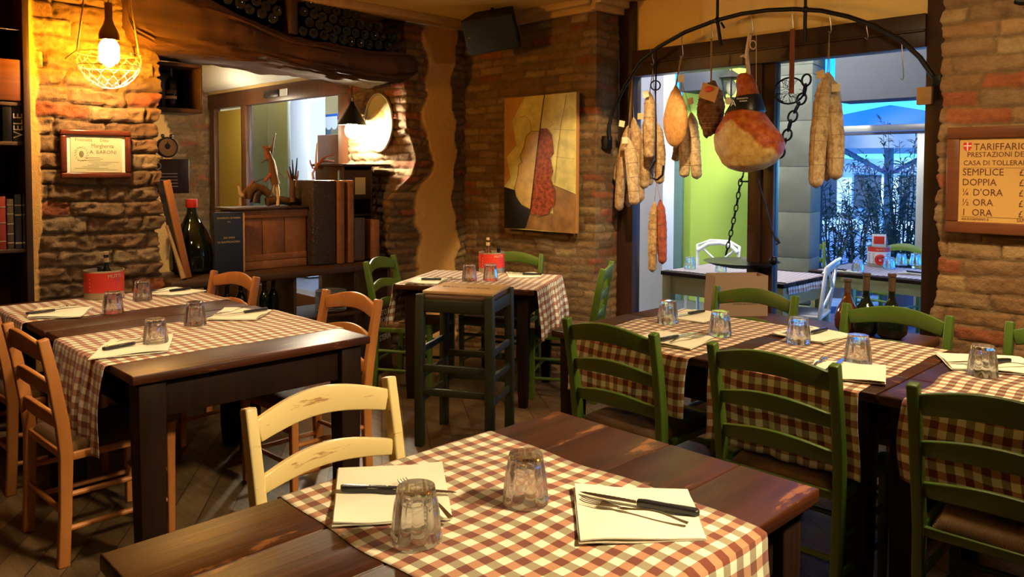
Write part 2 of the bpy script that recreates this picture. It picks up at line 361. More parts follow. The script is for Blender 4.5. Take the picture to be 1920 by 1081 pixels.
def brick_wall(name, path, z0, z1, mat, seed=1, bw=.25, bh=.068, step=.014, depth=.016, plaster=None, warp=None, rough=1, holes=None):
    """wall skin along a plan path [(x,y)...], outside on the right-hand side of travel; bricks are modelled in relief"""
    P = [Vector((a, b, 0)) for a, b in path]; S = [0]
    for a, b in zip(P, P[1:]): S.append(S[-1]+(b-a).length)
    nu = max(2, int(S[-1]/step)); us = np.linspace(0, S[-1], nu+1)
    us = np.unique(np.concatenate([us, S])); nv = int((z1-z0)/step); zs = np.linspace(z0, z1, nv+1)
    pos = []; nor = []
    for u in us:
        i = 0
        while i < len(S)-2 and u > S[i+1]: i += 1
        t = (u-S[i])/(S[i+1]-S[i]); p = P[i].lerp(P[i+1], t); d = (P[i+1]-P[i]).normalized(); n = Vector((d.y, -d.x, 0))
        for j in (i, i+1):
            if 0 < j < len(S)-1 and abs(u-S[j]) < .03:
                a = (P[j]-P[j-1]).normalized(); b = (P[j+1]-P[j]).normalized(); n2 = (Vector((a.y, -a.x, 0))+Vector((b.y, -b.x, 0))).normalized(); n = n.lerp(n2, 1-abs(u-S[j])/.03).normalized()
        pos.append(p); nor.append(n)
    px = np.array([[p.x, p.y] for p in pos]); nn = np.array([[n.x, n.y] for n in nor])
    U, Z = np.meshgrid(us, zs, indexing='ij')
    # irregular courses
    zz = Z+.03*(vnoise2(U*1.7, Z*1.3, seed)-.5)+.02*(vnoise2(U*6, Z*5, seed+9)-.5)+.008*(vnoise2(U*23, Z*19, seed+19)-.5)
    row = np.floor(zz/bh).astype(int); fz = zz/bh-row
    off = (row*7919+seed*31) % 97/97.
    ww = bw*(.8+.45*(((row*104729+seed) % 53)/53.))
    uu = U+.05*(vnoise2(U*6, Z*9, seed+3)-.5)+.015*(vnoise2(U*24, Z*24, seed+13)-.5)+off*bw*1.7
    cu = np.floor(uu/ww).astype(int); fu = uu/ww-cu
    ez = np.minimum(fz, 1-fz)*bh; eu = np.minimum(fu, 1-fu)*ww; ed = np.minimum(ez, eu)
    mort = np.clip((ed-.002-.004*vnoise2(U*9, Z*9, seed+4))/.008, 0, 1); mort = mort*mort*(3-2*mort)
    hid = ((row*73856093) ^ (cu*19349663) ^ (seed*83492791)) & 0x7fffffff
    h1 = (hid % 1009)/1009.; h2 = ((hid//1009) % 997)/997.
    prot = (h1-.4)*.9
    hgt = depth*(mort*(1+prot*.8)-.5)+depth*rough*.7*(vnoise2(U*22, Z*30, seed+5)-.5)*mort+depth*rough*.5*(vnoise2(U*44, Z*60, seed+15)-.5)+.012*rough*(vnoise2(U*3.1, Z*3.3, seed+6)-.5)
    ci = (hid//31) % len(PAL); col = PAL[ci]*(.56+.38*h2)[..., None]
    mc = np.array((.17, .105, .045)); col = col*mort[..., None]+mc*(1-mort[..., None])
    if plaster is not None:
        pm = np.clip(plaster(U, Z), 0, 1); k = pm[..., None]
        col = col*(1-k)+np.array((.75, .42, .12))*k; hgt = hgt*(1-pm)+(.02+.004*vnoise2(U*5, Z*5, seed))*pm
    X = px[:, 0][:, None]+nn[:, 0][:, None]*hgt; Y = px[:, 1][:, None]+nn[:, 1][:, None]*hgt; Zc = Z.copy()
    if warp is not None: X, Y, Zc = warp(X, Y, Zc)
    n, m = U.shape
    vs = np.stack([X, Y, Zc], -1).reshape(-1, 3)
    idx = np.arange(n*m).reshape(n, m)
    q = np.stack([idx[:-1, :-1], idx[1:, :-1], idx[1:, 1:], idx[:-1, 1:]], -1).reshape(-1, 4)
    me = bpy.data.meshes.new(name); me.from_pydata(vs.tolist(), [], q.tolist())
    at = me.color_attributes.new('brick', 'FLOAT_COLOR', 'POINT')
    at.data.foreach_set('color', np.concatenate([col.reshape(-1, 3), (pm.reshape(-1, 1) if plaster is not None else np.zeros((n*m, 1)))], 1).astype(np.float32).ravel())
    me.materials.append(mat); me.polygons.foreach_set('use_smooth', [True]*len(me.polygons))
    o = bpy.data.objects.new(name, me); COL.objects.link(o); struct(o); return o
CEIL = 2.78; XL = -5.3; YB = 4.6; YW = 4.9
# ---------------------------------------------------------------- floor
def floormat():
    t = NT('plank_floor'); v = t.coords((1, 1, 1), rot=(0, 0, .61)); br = t.t.nodes.new('ShaderNodeTexBrick'); t.l(v, br.inputs['Vector'])
    br.inputs['Scale'].default_value = 1; br.inputs['Brick Width'].default_value = 1.1; br.inputs['Row Height'].default_value = .13; br.inputs['Mortar Size'].default_value = .0025
    br.inputs['Color1'].default_value = (.1, .06, .025, 1); br.inputs['Color2'].default_value = (.24, .15, .07, 1); br.inputs['Mortar'].default_value = (.02, .012, .006, 1)
    f = t.noise(t.coords((3, 40, 3), rot=(0, 0, .61)), 1, 6, .6, .4)
    c = t.mix(.7, br.outputs['Color'], t.ramp(f, [(.3, (.35, .3, .25)), (.7, (1, 1, 1))]), 'MULTIPLY'); g_ = t.noise(t.coords((1, 1, 1)), 5, 6, .7); c = t.mix(.6, c, t.ramp(g_, [(.3, (.4, .35, .3)), (.6, (1, 1, 1))]), 'MULTIPLY'); t.base(c); t.rough(.5); t.bump(f, .3, .003); return t.m
M['floor'] = floormat()
M['darkplaster'] = plain('brown_plaster', (.2, .12, .05), .9, noise=.12, nscale=2.5, bump=.15)
def box_struct(name, lo, hi, mat, bevel=0):
    b = MB(); b.box([(a+c)/2 for a, c in zip(lo, hi)], [c-a for a, c in zip(lo, hi)]); return struct(b.build(name, mat, bevel=bevel))
box_struct('floor', (-10.2, -2.6, -.1), (3.2, YW+.1, 0), M['floor'])
box_struct('ceiling', (-10.2, -2.6, CEIL), (3.2, YW+.1, CEIL+.12), M['plaster'])
box_struct('wall_front', (-5.6, -2.7, 0), (3.3, -2.6, CEIL), M['darkplaster'])
box_struct('wall_right', (3.2, -2.7, 0), (3.3, YW+.1, CEIL), M['darkplaster'])
# left wall: pier between bookcase and opening
def pier_warp(X, Y, Z):
    g = .03*(vnoise2(Z*5, Z*0+3, 11)-.5)+.02*(vnoise2(Z*19, Z*0+5, 12)-.5)
    k = np.clip((Y-1.75)/.2, 0, 1); return X, Y+g*k*1.6, Z
brick_wall('wall_left', [(XL, 1.17), (XL, 1.955), (-5.72, 1.955)], 0, CEIL, M['brick'], 3, .33, .1, .011, .026, warp=pier_warp, rough=1.3, plaster=lambda U, Z: np.clip((.1+.04*(vnoise2(Z*7, Z*0+2, 8)-.5)-U)/.01, 0, 1))
brick_wall('wall_left', [(-5.62, -2.6), (-5.62, 1.2)], 0, CEIL, M['brick'], 4, step=.05)
# plaster trim beside bookcase
# far part of the left wall, from the second room's reveal into the corner
def far_pl(U, Z):
    a = 1.04+.02*np.sin(Z*9)+.03*(vnoise2(Z*5, Z*0+1, 2)-.5)+.018*np.sin(Z*21+1); b = 1.37+.03*np.sin(Z*7+2)+.035*(vnoise2(Z*6, Z*0+7, 5)-.5)+.015*np.sin(Z*24)
    return np.clip((U-a)/.012, 0, 1)*np.clip((b-U)/.012, 0, 1)
def far_warp(X, Y, Z):
    g = np.where(Z < 1.25, -.17, 0)+np.clip((1.45-Z)/.2, 0, 1)*np.where(Z < 1.25, 0, -.17)
    g = g+.09*np.exp(-((Z-1.62)/.16)**2)+.05*(vnoise2(Z*9, Z*0+3, 21)-.5)
    k = np.clip((4.35-Y)/.3, 0, 1)*np.clip((X+5.62)/.25, 0, 1); return X, Y+g*k, Z
brick_wall('wall_left', [(-6.15, 3.96), (XL, 3.96), (XL, YB+.02)], 0, CEIL, M['brick'], 7, .24, .066, .013, .018, plaster=lambda U, Z: far_pl(U+.0, Z), warp=far_warp)
# back wall with the painting, returning to the window
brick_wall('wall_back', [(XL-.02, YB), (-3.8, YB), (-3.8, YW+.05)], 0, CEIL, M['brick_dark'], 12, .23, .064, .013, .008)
# wall with the price board
def rwarp(X, Y, Z):
    g = .03*(vnoise2(Z*7, Z*0+3, 31)-.5)+.02*(vnoise2(Z*17, Z*0+5, 32)-.5); k = np.clip((-1.1-X)/.2, 0, 1); return X+g*k*.9, Y, Z
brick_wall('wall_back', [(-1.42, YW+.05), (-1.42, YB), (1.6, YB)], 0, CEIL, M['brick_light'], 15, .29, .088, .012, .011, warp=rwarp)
brick_wall('wall_back', [(1.6, YB), (3.2, YB)], 0, CEIL, M['brick'], 16, step=.05)
# lintel wall above the opening, and solid cores
box_struct('wall_left', (-5.75, 1.96, 2.5), (-5.68, 3.96, CEIL), M['plaster'])
box_struct('wall_left', (-5.72, 1.22, 0), (-5.36, 1.9, CEIL), M['plaster'])
# ceiling trim: boards and crown
b = MB(); b.box((-5.22, 3.3, CEIL-.03), (.16, 2.6, .06)); struct(b.build('trim_1', M['lightwood'], bevel=.006))
b = MB(); b.box((-4.55, YB-.05, CEIL-.025), (1.5, .1, .05)); b.box((-4.5, YB-.02, CEIL-.07), (1.46, .05, .05)); struct(b.build('trim_2', M['lightwood'], bevel=.005))
b = MB(); b.box((-3.74, 4.72, CEIL-.025), (.09, .4, .05)); b.box((-3.77, 4.72, CEIL-.07), (.05, .4, .05)); struct(b.build('trim_3', M['lightwood'], bevel=.005))
# ---------------------------------------------------------------- window wall
fr = thing('window_1', 'dark wooden glazed door front with a tall pane either side of the centre post', 'window')
fr['kind'] = 'structure'
def fbox(name, lo, hi, mat=None, bevel=.004, parent=fr):
    b = MB(); b.box([(a+c)/2 for a, c in zip(lo, hi)], [c-a for a, c in zip(lo, hi)]); return b.build(name, mat or M['frame'], parent, bevel=bevel)
y0, y1 = YW-.04, YW+.06
fbox('frame_post', (-3.8, y0, 0), (-3.65, y1, CEIL))
fbox('frame_post', (-1.585, y0, 0), (-1.4, y1, CEIL))
fbox('frame_head', (-3.65, y0-.02, 2.21), (-1.585, y1, 2.4))
fbox('frame_bead', (-3.65, y0-.035, 2.295), (-1.585, y0-.02, 2.31))
fbox('centre_post', (-2.69, y0, 0), (-2.6, y1, 2.21))
fbox('centre_post', (-2.605, y0+.02, 0), (-2.515, y1, 2.21))
fbox('bottom_rail', (-3.65, y0, 0), (-2.69, y1, .34)); fbox('bottom_rail', (-2.515, y0, 0), (-1.585, y1, .34))
fbox('transom_panel', (-3.66, YW, 2.4), (-1.58, YW+.03, CEIL), M['panel'])
for a, c in ((-3.65, -2.69), (-2.515, -1.585)):
    b = MB(); b.box(((a+c)/2, YW+.01, 1.275), (c-a, .006, 1.87)); b.build('pane', glassm('window_glass', (.96, .98, 1), 0, 1.0) if a < -3 else glassm('window_glass_right', (.96, .98, 1), 0, 1.0), fr)
fbox('latch', (-2.675, y0-.035, 1.93), (-2.625, y0, 2.07), M['lightwood'])
fbox('hinge', (-1.62, y0-.04, 1.88), (-1.54, y0, 1.98), M['lightwood'])
# ================================================================ tables
def make_table(name, label, lx, ly, loc, rz=0, h=.76, th=.034, leg=.085, mats=None, apron=.15, over=.06, group=None, cat='table', legs=((-1, -1), (-1, 1), (1, -1), (1, 1)), planks=4, along='x'):
    mt, mb_ = mats or (M['tabletop'], M['tablebody'])
    if mats is None and along == 'x': mt = M['tabletop_x']
    t = thing(name, label, cat, (*loc, 0), rz, group)
    b = MB()
    for i in range(planks):
        if along == 'x': w_ = ly/planks; b.box((0, -ly/2+w_*(i+.5), h-th/2), (lx, w_-.0015, th))
        else: w_ = lx/planks; b.box((-lx/2+w_*(i+.5), 0, h-th/2), (w_-.0015, ly, th))
    b.build('tabletop', mt, t, bevel=.005, seg=2)
    ix, iy = lx/2-over-leg/2, ly/2-over-leg/2
    b = MB(); z = h-th-apron/2
    for s in (-1, 1):
        b.box((0, s*(iy+.008), z), (2*ix, .022, apron)); b.box((s*(ix+.008), 0, z), (.022, 2*iy, apron))
    b.build('apron', mb_, t, bevel=.003)
    for sx_, sy_ in legs:
        b = MB(); b.sweep([(sx_*ix, sy_*iy, z_) for z_ in (0, .1, h-th-apron, h-th)], lambda q: [(a*(leg/2)*(.72+.28*min(1, q*1.6)), c*(leg/2)*(.72+.28*min(1, q*1.6))) for a, c in ((-1, -1), (1, -1), (1, 1), (-1, 1))])
        b.build('leg', mb_, t, bevel=.004)
    return t
def check_cloth(label, ox, oy, rz, length, width, d0, d1, z=.761, seed=1, cat='tablecloth', mat=None, group='checked table runners', amp=1, skew=0):
    """runner whose local x runs along the drop direction; d0 / d1 how far it hangs at x=0 and x=length"""
    step = .0125; r = .012; s0 = -d0; s1 = length+d1; ns = int((s1-s0)/step); nw = int(width/.0125)
    rnd = random.Random(seed); ph = [rnd.uniform(0, 6) for _ in range(8)]
    vs = []; uv = []
    for i in range(ns+1):
        s = s0+(s1-s0)*i/ns
        for j in range(nw+1):
            t = width*j/nw; ew = .006*math.sin(s*11+ph[0])+.004*math.sin(s*23+ph[1]); tt = t+ew*(1 if j > nw/2 else .8)+skew*s
            fl = .0022*(1+math.sin(s*13+ph[2]+t*4))*max(0, math.sin(t*9+ph[3])) if 0 < s < length else 0
            if s < 0: q = -s; side = -1
            elif s > length: q = s-length; side = 1
            else: q = 0; side = 0
            if side == 0: p = (s, tt, fl)
            else:
                wv = amp*min(1, q/.25)*(.013*math.sin(t*22+ph[4])+.009*math.sin(t*41+ph[5]+q*5))
                if q < r*PI/2: a = q/r; dx = r*math.sin(a)*1; dz = -r*(1-math.cos(a))
                else: dx = r; dz = -r-(q-r*PI/2)
                out = dx+.006+abs(wv) + amp*.012*min(1, q/.2)
                tt2 = tt+(.02*amp*q/.3)*math.sin(ph[6]+t*3)
                p = ((side == 1)*length+side*(out if q > 0 else 0), tt2, dz+.003*math.sin(t*31+ph[7])*min(1, q/.1))
            vs.append(p); uv.append((s+.003*math.sin(t*20), t))
    fs = [(i*(nw+1)+j, (i+1)*(nw+1)+j, (i+1)*(nw+1)+j+1, i*(nw+1)+j+1) for i in range(ns) for j in range(nw)]
    b = MB(); b.add(vs, fs); o = b.build('checked_tablecloth', mat or M['cloth'], smooth=3.0, uv=uv, fix=False)
    o.location = (ox, oy, z); o.rotation_euler = (0, 0, rz)
    m = o.modifiers.new('thick', 'SOLIDIFY'); m.thickness = .0012; m.offset = 0
    return tag(o, label, cat, group)
# front table: x -1.62..-.79, y .48..1.78
make_table('dining_table', 'long dark worn wooden table nearest the camera, laid with two settings', .83, 1.31, (-1.205, 1.13), over=.03, planks=4, along='y', group='dark dining tables')
check_cloth('checked cloth across the nearest table with two folded napkins on it', -1.617, .85, 0, .83, .65, .2, .3, seed=3, amp=.5)
# left pair
make_table('dining_table', 'square dark wooden table at left, nearer the camera of the pair pushed together', 1.1, 1.01, (-3.48, 1.485), over=.03, leg=.1, planks=4, along='y', group='dark dining tables')
make_table('dining_table', 'dark wooden table against the brick pier, holding the red tin', .96, 1.0, (-4.52, 1.47), over=.03, leg=.1, planks=4, along='y', group='dark dining tables')
check_cloth('checked cloth on the nearer left table, its end hanging low beside the orange chair', -3.175, .98, PI/2, 1.01, .66, .36, .12, seed=5, amp=1.3)
check_cloth('checked cloth on the left table by the brick pier, under the red tin', -4.33, .97, PI/2, 1.0, .6, .4, .12, seed=8, amp=1.2)
# right pair
make_table('dining_table', 'long dark wooden table at right set with four places between green chairs', 1.47, .88, (-1.74, 3.12), over=.03, leg=.09, planks=3, group='dark dining tables')
make_table('dining_table', 'dark wooden table at the right edge, continuing the row of green chairs', 1.45, .88, (-.275, 3.12), over=.03, leg=.09, planks=3, group='dark dining tables')
check_cloth('checked cloth at the left end of the long right table', -1.715, 2.68, PI/2, .88, .61, .25, .2, seed=11)
check_cloth('checked cloth in the middle of the right row, behind the second green chair', -1.055, 2.68, PI/2, .88, .57, .3, .2, seed=14)
check_cloth('checked cloth at the right edge, behind the green chair nearest the camera', -.28, 2.68, PI/2, .88, .64, .26, .2, seed=17)
# small table in the corner
SA = math.radians(30); SC = (-3.96, 3.59)
make_table('dining_table', 'small square dark table in the brick corner behind the bar stool', .93, .8, SC, SA, over=.05, leg=.07, planks=3, group='dark dining tables')
def sl(x, y): return (SC[0]+x*math.cos(SA)-y*math.sin(SA), SC[1]+x*math.sin(SA)+y*math.cos(SA))
o = sl(-.465, -.38)
check_cloth('checked cloth on the small corner table, draping down its right side', o[0], o[1], SA, .93, .74, .28, .32, seed=21, amp=1.4)
# ================================================================ chairs
def make_chair(label, paintm, group, name='dining_chair'):
    t = thing(name, label, 'chair', group=group)
    # seat: woven rush, four triangles
    n = 22; vs = []; uv = []
    for i in range(n+1):
        for j in range(n+1):
            a = -1+2*i/n; c = -1+2*j/n; y = c*.2; x = a*(.205+.02*c)
            e = max(abs(a), abs(c)); z = .452+.012*(1-e**6)-.014*(1-e)-.02*max(0, e-.93)/.07
            if abs(abs(a)-abs(c)) < .06: z -= .002
            vs.append((x, y, z)); uv.append((y, x) if abs(a) > abs(c) else (x, y))
    b = MB(); b.add(vs, [(i*(n+1)+j, (i+1)*(n+1)+j, (i+1)*(n+1)+j+1, i*(n+1)+j+1) for i in range(n) for j in range(n)])
    nb = (n+1)**2; rim = [i*(n+1) for i in range(n+1)]+[n*(n+1)+j for j in range(1, n+1)]+[i*(n+1)+n for i in range(n-1, -1, -1)]+[j for j in range(n-1, 0, -1)]
    low = []
    for k in rim: v = vs[k]; low.append((v[0]*.99, v[1]*.99, .41)); uv.append((uv[k][0] if abs(v[1]) > .19 else uv[k][0], uv[k][1]))
    b.v += low; L = len(rim)
    for k in range(L): b.f.append((rim[k], rim[(k+1) % L], nb+(k+1) % L, nb+k)); b.m.append(0)
    b.f.append(tuple(nb+k for k in range(L))); b.m.append(0)
    b.build('seat', M['rush'], t, smooth=.8, uv=uv)
    # rear posts
    for s in (-1, 1):
        pts = [(s*.215, -.215, 0), (s*.217, -.205, .2), (s*.219, -.2, .43), (s*.222, -.212, .55), (s*.224, -.24, .72), (s*.225, -.272, .875)]
        b = MB(); b.sweep(pts, lambda q: [(a*.0165, c*(.021 if q < .9 else .019)*(1.12 if .35 < q < .7 else 1)) for a, c in ((-1, -1), (1, -1), (1, 1), (-1, 1))])
        b.build('back_post', paintm, t, bevel=.006, seg=3)
    # slats
    for (z, hh, rise, yb, bow) in ((.812, .031, .033, -.258, .034), (.675, .023, .026, -.232, .03), (.545, .023, .022, -.212, .026)):
        N = 15; pts = [(lerp(-.208, .208, i/(N-1)), yb-bow*math.sin(PI*i/(N-1)), z+rise*math.sin(PI*i/(N-1))) for i in range(N)]
        b = MB(); b.sweep(pts, lambda q: [(a*(hh+.008*math.sin(PI*q)), c*.0095) for a, c in ((-1, -1), (1, -1), (1, 1), (-1, 1))], side=(0, -.12, 1))
        b.build('back_slat', paintm, t, bevel=.004, seg=2)
    for s in (-1, 1):
        b = MB(); b.sweep([(s*.218, .19, 0), (s*.22, .19, .3), (s*.22, .19, .468)], lambda q: [(a*(.0145+.004*q), c*(.0145+.004*q)) for a, c in ((-1, -1), (1, -1), (1, 1), (-1, 1))])
        b.build('front_leg', paintm, t, bevel=.006, seg=3)
    b = MB()
    for s in (-1, 1): b.bar((s*.218, -.2, .415), (s*.219, .19, .415), .02, .03)
    b.bar((-.21, -.2, .415), (.21, -.2, .415), .02, .03); b.bar((-.21, .19, .412), (.21, .19, .412), .02, .034)
    b.build('seat_frame', paintm, t, bevel=.004)
    for s in (-1, 1):
        for z in (.14, .27):
            b = MB(); b.tube([(s*.217, -.205, z), (s*.218, .19, z)], .011, 10); b.build('stretcher', paintm, t, smooth=True)
    for (y, z) in ((.19, .33), (-.207, .2), (.19, .18)):
        b = MB(); b.tube([(-.215, y, z), (.215, y, z)], .011, 10); b.build('stretcher', paintm, t, smooth=True)
    return t
gch = make_chair('green chair on the near side of the right table, at its left end', M['green'], 'green rush-seated chairs')
GT = kids(gch)
gch.location = (-1.99, 2.77, 0); gch.rotation_euler = (0, 0, -.01)
def green(x, y, rz, label, grp='green rush-seated chairs', src=None): return dup(gch, (x, y, 0), rz, label, grp, tree=GT)
green(-1.30, 2.79, .0, 'green chair in the middle of the near side of the right table')
green(-.60, 2.74, .03, 'green chair at the right edge, nearest the camera')
green(-2.05, 3.51, PI-.03, 'green chair across the right table, in front of the grey paper bag')
green(-1.325, 3.47, PI-.01, 'green chair across the right table, in front of the wine bottles')
green(-.655, 3.51, PI, 'green chair cut off by the right edge below the price board')
p = sl(-.66+.27, 0.03); green(p[0]-.08, p[1]-.06, SA-PI/2, 'green chair left of the small corner table')
p = sl(.02, .6-.27+.05); green(p[0]+.0, p[1], SA+PI-.1, 'green chair behind the small corner table, back to the brick wall')
p = sl(.76-.27+.05, .12); green(p[0]+.04, p[1], SA+PI/2+.02, 'green chair seen side on beside the window frame')
def recolor(root, mat):
    for ch in kids(root):
        if ch.type == 'MESH' and ch.data.materials[0] == M['green']: ch.data = ch.data.copy(); ch.data.materials[0] = mat
c = dup(gch, (-2.22+.27-.0, 1.16, 0), -PI/2+.01, 'cream-painted chair with worn scratches at the nearest table', 'x', tree=GT); del c['group']; recolor(c, M['cream'])
c.location = (-1.945+.27, 1.165, 0)
oc = dup(gch, (-3.49, .98-.17, 0), .04, 'orange wooden chair in the left foreground with cloth over its seat', 'orange wooden chairs', tree=GT); recolor(oc, M['orange'])
oc.location = (-3.49, 1.04, 0)
OT = kids(oc)
def orange(x, y, rz, label): return dup(oc, (x, y, 0), rz, label, 'orange wooden chairs', tree=OT)
orange(-3.37, 1.91, PI+.03, 'orange wooden chair behind the far right corner of the left table')
orange(-4.5, 1.84, PI+.12, 'orange wooden chair in front of the blue book and wooden crate')
orange(-4.38, 1.06, .03, 'orange wooden chair at the far left, mostly hidden under the pier-side table')
# ================================================================ bar stool
ST = thing('bar_stool', 'tall dark green bar stool with a pale wooden board on its seat', 'stool', (-3.3, 2.875, 0), SA)
hs = .2; sh = .82
for sx_, sy_ in ((-1, -1), (1, -1), (-1, 1), (1, 1)):
    b = MB(); b.sweep([(sx_*(hs+.0), sy_*(hs-.01), 0), (sx_*hs, sy_*(hs-.01), .4), (sx_*(hs-.005), sy_*(hs-.015), sh+.012)], [(a*.024, c*.024) for a, c in ((-1, -1), (1, -1), (1, 1), (-1, 1))])
    b.build('leg', M['darkgreen'], ST, bevel=.006)
b = MB()
for s in (-1, 1): b.bar((-hs, s*(hs-.012), sh-.05), (hs, s*(hs-.012), sh-.05), .024, .065); b.bar((s*hs, -hs, sh-.05), (s*hs, hs, sh-.05), .024, .065)
b.build('seat_rail', M['darkgreen'], ST, bevel=.003)
b = MB(); b.box((0, 0, sh-.012), (2*hs-.01, 2*hs-.02, .035)); b.build('rush_seat', M['rush'], ST, bevel=.01, uv=None)
for z in (.3, .43):
    for s in (-1, 1):
        b = MB(); b.bar((-hs, s*(hs-.012), z), (hs, s*(hs-.012), z), .02, .038); b.build('stretcher', M['darkgreen'], ST, bevel=.003)
for z in (.25, .38, .52):
    for s in (-1, 1):
        b = MB(); b.bar((s*hs, -hs, z), (s*hs, hs, z), .02, .034); b.build('stretcher', M['darkgreen'], ST, bevel=.003)
bd = MB(); bd.box((0, 0, .009), (.40, .33, .018)); bo = bd.build('wooden_board', M['lightwood'], bevel=.004)
bo.location = (-3.305, 2.885, sh+.0065); bo.rotation_euler = (0, 0, SA); tag(bo, 'thin pale wooden board with dark branded lettering lying on the bar stool', 'board')
text_obj('lettering', [('GRAN', -.1, -.0, .035, 'CENTER'), ('DIVINO', .07, -.02, .04, 'CENTER')], M['inkdark'], bo, plane_M((0, 0, .0182), (1, 0, 0), (0, 1, 0)))
# ================================================================ glasses
def make_glass():
    Hh = .1; prof = [(.0435, 0), (.0455, .0015), (.0445, .02), (.0425, .045), (.039, .07), (.036, .083), (.0345, .095), (.033, .0995), (.03, Hh), (.0, Hh-.001),
            (.0, .086), (.022, .086), (.0275, .079), (.0315, .066), (.0355, .045), (.039, .02), (.042, .0015), (.0435, 0)]
    def fn(r, z, a):
        if r < np.interp(z, [0, .02, .045, .07, .083, .095, .1], [.042, .0425, .0405, .037, .034, .0325, .029]): return max(r, .0002)
        k = max(0, 1-abs((z-.055)/.045)**3); f = abs(math.cos(a*5.5))**.7; return r*(1-.1*k*(1-f))
    b = MB(); b.lathe(prof, n=88, fn=fn); return b.build('water_glass', M['glass'], smooth=.7)
gl = make_glass(); tag(gl, 'upturned faceted tumbler beside the knife, nearest the camera', 'glass', 'upturned glass tumblers')
gl.location = (-1.231, 0.942, .7655); gl.scale = (1.12, 1.12, 1.1)
GL = [((-1.208, 1.228), 'upturned faceted tumbler in the middle of the nearest table'),
 ((-3.394, 1.23), 'upturned tumbler next to the near napkin on the left table'), ((-3.7, 1.524), 'upturned tumbler at the centre of the nearer left table'),
 ((-4.292, 1.347), 'upturned tumbler in front of the red tin on the left table'), ((-4.6, 1.6), 'upturned tumbler just right of the red tin on the left table'),
 ((-2.176, 3.187), 'upturned tumbler at the left end of the right table'), ((-1.85, 3.118), 'upturned tumbler in front of the paper bag'),
 ((-1.536, 3.226), 'upturned tumbler between the two middle chairs of the right table'), ((-1.213, 3.048), 'upturned tumbler in front of the wine bottles, near the fork'),
 ((-.825, 3.192), 'upturned tumbler farthest right, below the price board'),
 ((-3.925, 3.449), 'left one of two upturned tumblers on the small corner table'), ((-3.847, 3.569), 'upturned tumbler in front of the tin on the small corner table')]
for i, ((x, y), lb) in enumerate(GL): dup(gl, (x, y, .7645), i*.7, lb)
# ================================================================ napkins and cutlery
NS = 0
def napkin(cs, label, z=.7665, th=.006):
    global NS; NS += 1; rnd = random.Random(NS)
    cs = [Vector((a, b_, 0)) for a, b_ in cs]; c0 = sum(cs, Vector())/4; n = 14; b = MB()
    for layer in range(2):
        t0 = layer*th/2; ins = .012*layer; sg = []
        vs = []
        for k, (zo) in enumerate((t0, t0+th/2*.9)):
            for i in range(n+1):
                for j in range(n+1):
                    u, v = i/n, j/n; uu = lerp(ins, 1-ins*.4, u); p = cs[0].lerp(cs[1], uu).lerp(cs[3].lerp(cs[2], uu), v)
                    e = min(u, 1-u, v, 1-v); lift = .006*(1-min(1, e*6))*max(0, math.sin(u*4+v*5+NS*1.7)) if layer else .001*math.sin(u*7)
                    vs.append((p.x-c0.x, p.y-c0.y, zo+lift+.0012*math.sin(u*9+NS)*math.sin(v*8)))
        m = (n+1)**2; fs = []
        for i in range(n):
            for j in range(n):
                a = i*(n+1)+j; fs += [(a, a+n+1, a+n+2, a+1), (m+a, m+a+1, m+a+n+2, m+a+n+1)]
        rim = [i*(n+1) for i in range(n+1)]+[n*(n+1)+j for j in range(1, n+1)]+[i*(n+1)+n for i in range(n-1, -1, -1)]+[j for j in range(n-1, 0, -1)]
        for k in range(len(rim)): a, c = rim[k], rim[(k+1) % len(rim)]; fs.append((a, c, m+c, m+a))
        b.add(vs, fs)
    o = b.build('paper_napkin', M['napkin'], smooth=.6); o.location = (c0.x, c0.y, z); return tag(o, label, 'napkin', 'folded paper napkins')
def sq(x, y, a, w=.27, h=.25):
    return [(x+(i*w*math.cos(a)-j*h*math.sin(a))/2, y+(i*w*math.sin(a)+j*h*math.cos(a))/2) for i, j in ((-1, -1), (1, -1), (1, 1), (-1, 1))]
def make_knife():
    t = thing('steak_knife', 'black-handled serrated knife on the right napkin of the nearest table', 'knife', group='steak knives')
    b = MB(); pl = [(0, -.009), (.02, -.010), (.06, -.008), (.1, -.0095), (.115, -.006), (.115, .007), (.06, .0085), (.02, .008), (0, .010), (-.006, .002)]
    b.prism(pl, .013, Matrix.Translation((-.115, 0, 0))); b.build('handle', M['black'], t, bevel=.003, seg=3)
    b = MB()
    for x in (-.09, -.06, -.025): b.lathe([(0.0001, 0), (.0026, 0), (.0026, .0138), (.0001, .0138)], (x, 0, 0), 10)
    b.tube([(-.114, -.0065, .0105), (-.06, -.0075, .0108), (-.004, -.0075, .0105)], .0009, 5)
    b.build('rivet', M['steel'], t, smooth=True)
    pl = [(0, .007), (.075, .0068), (.105, .003), (.118, -.003)]; k = 22
    pl += [(lerp(.112, .004, i/k), -.0055-(.0014 if i % 2 else 0)-(.0015*math.sin(PI*i/k))) for i in range(k+1)]
    b = MB(); b.prism(pl, .0016, Matrix.Translation((-.001, 0, .005))); b.build('blade', M['steel'], t)
    return t
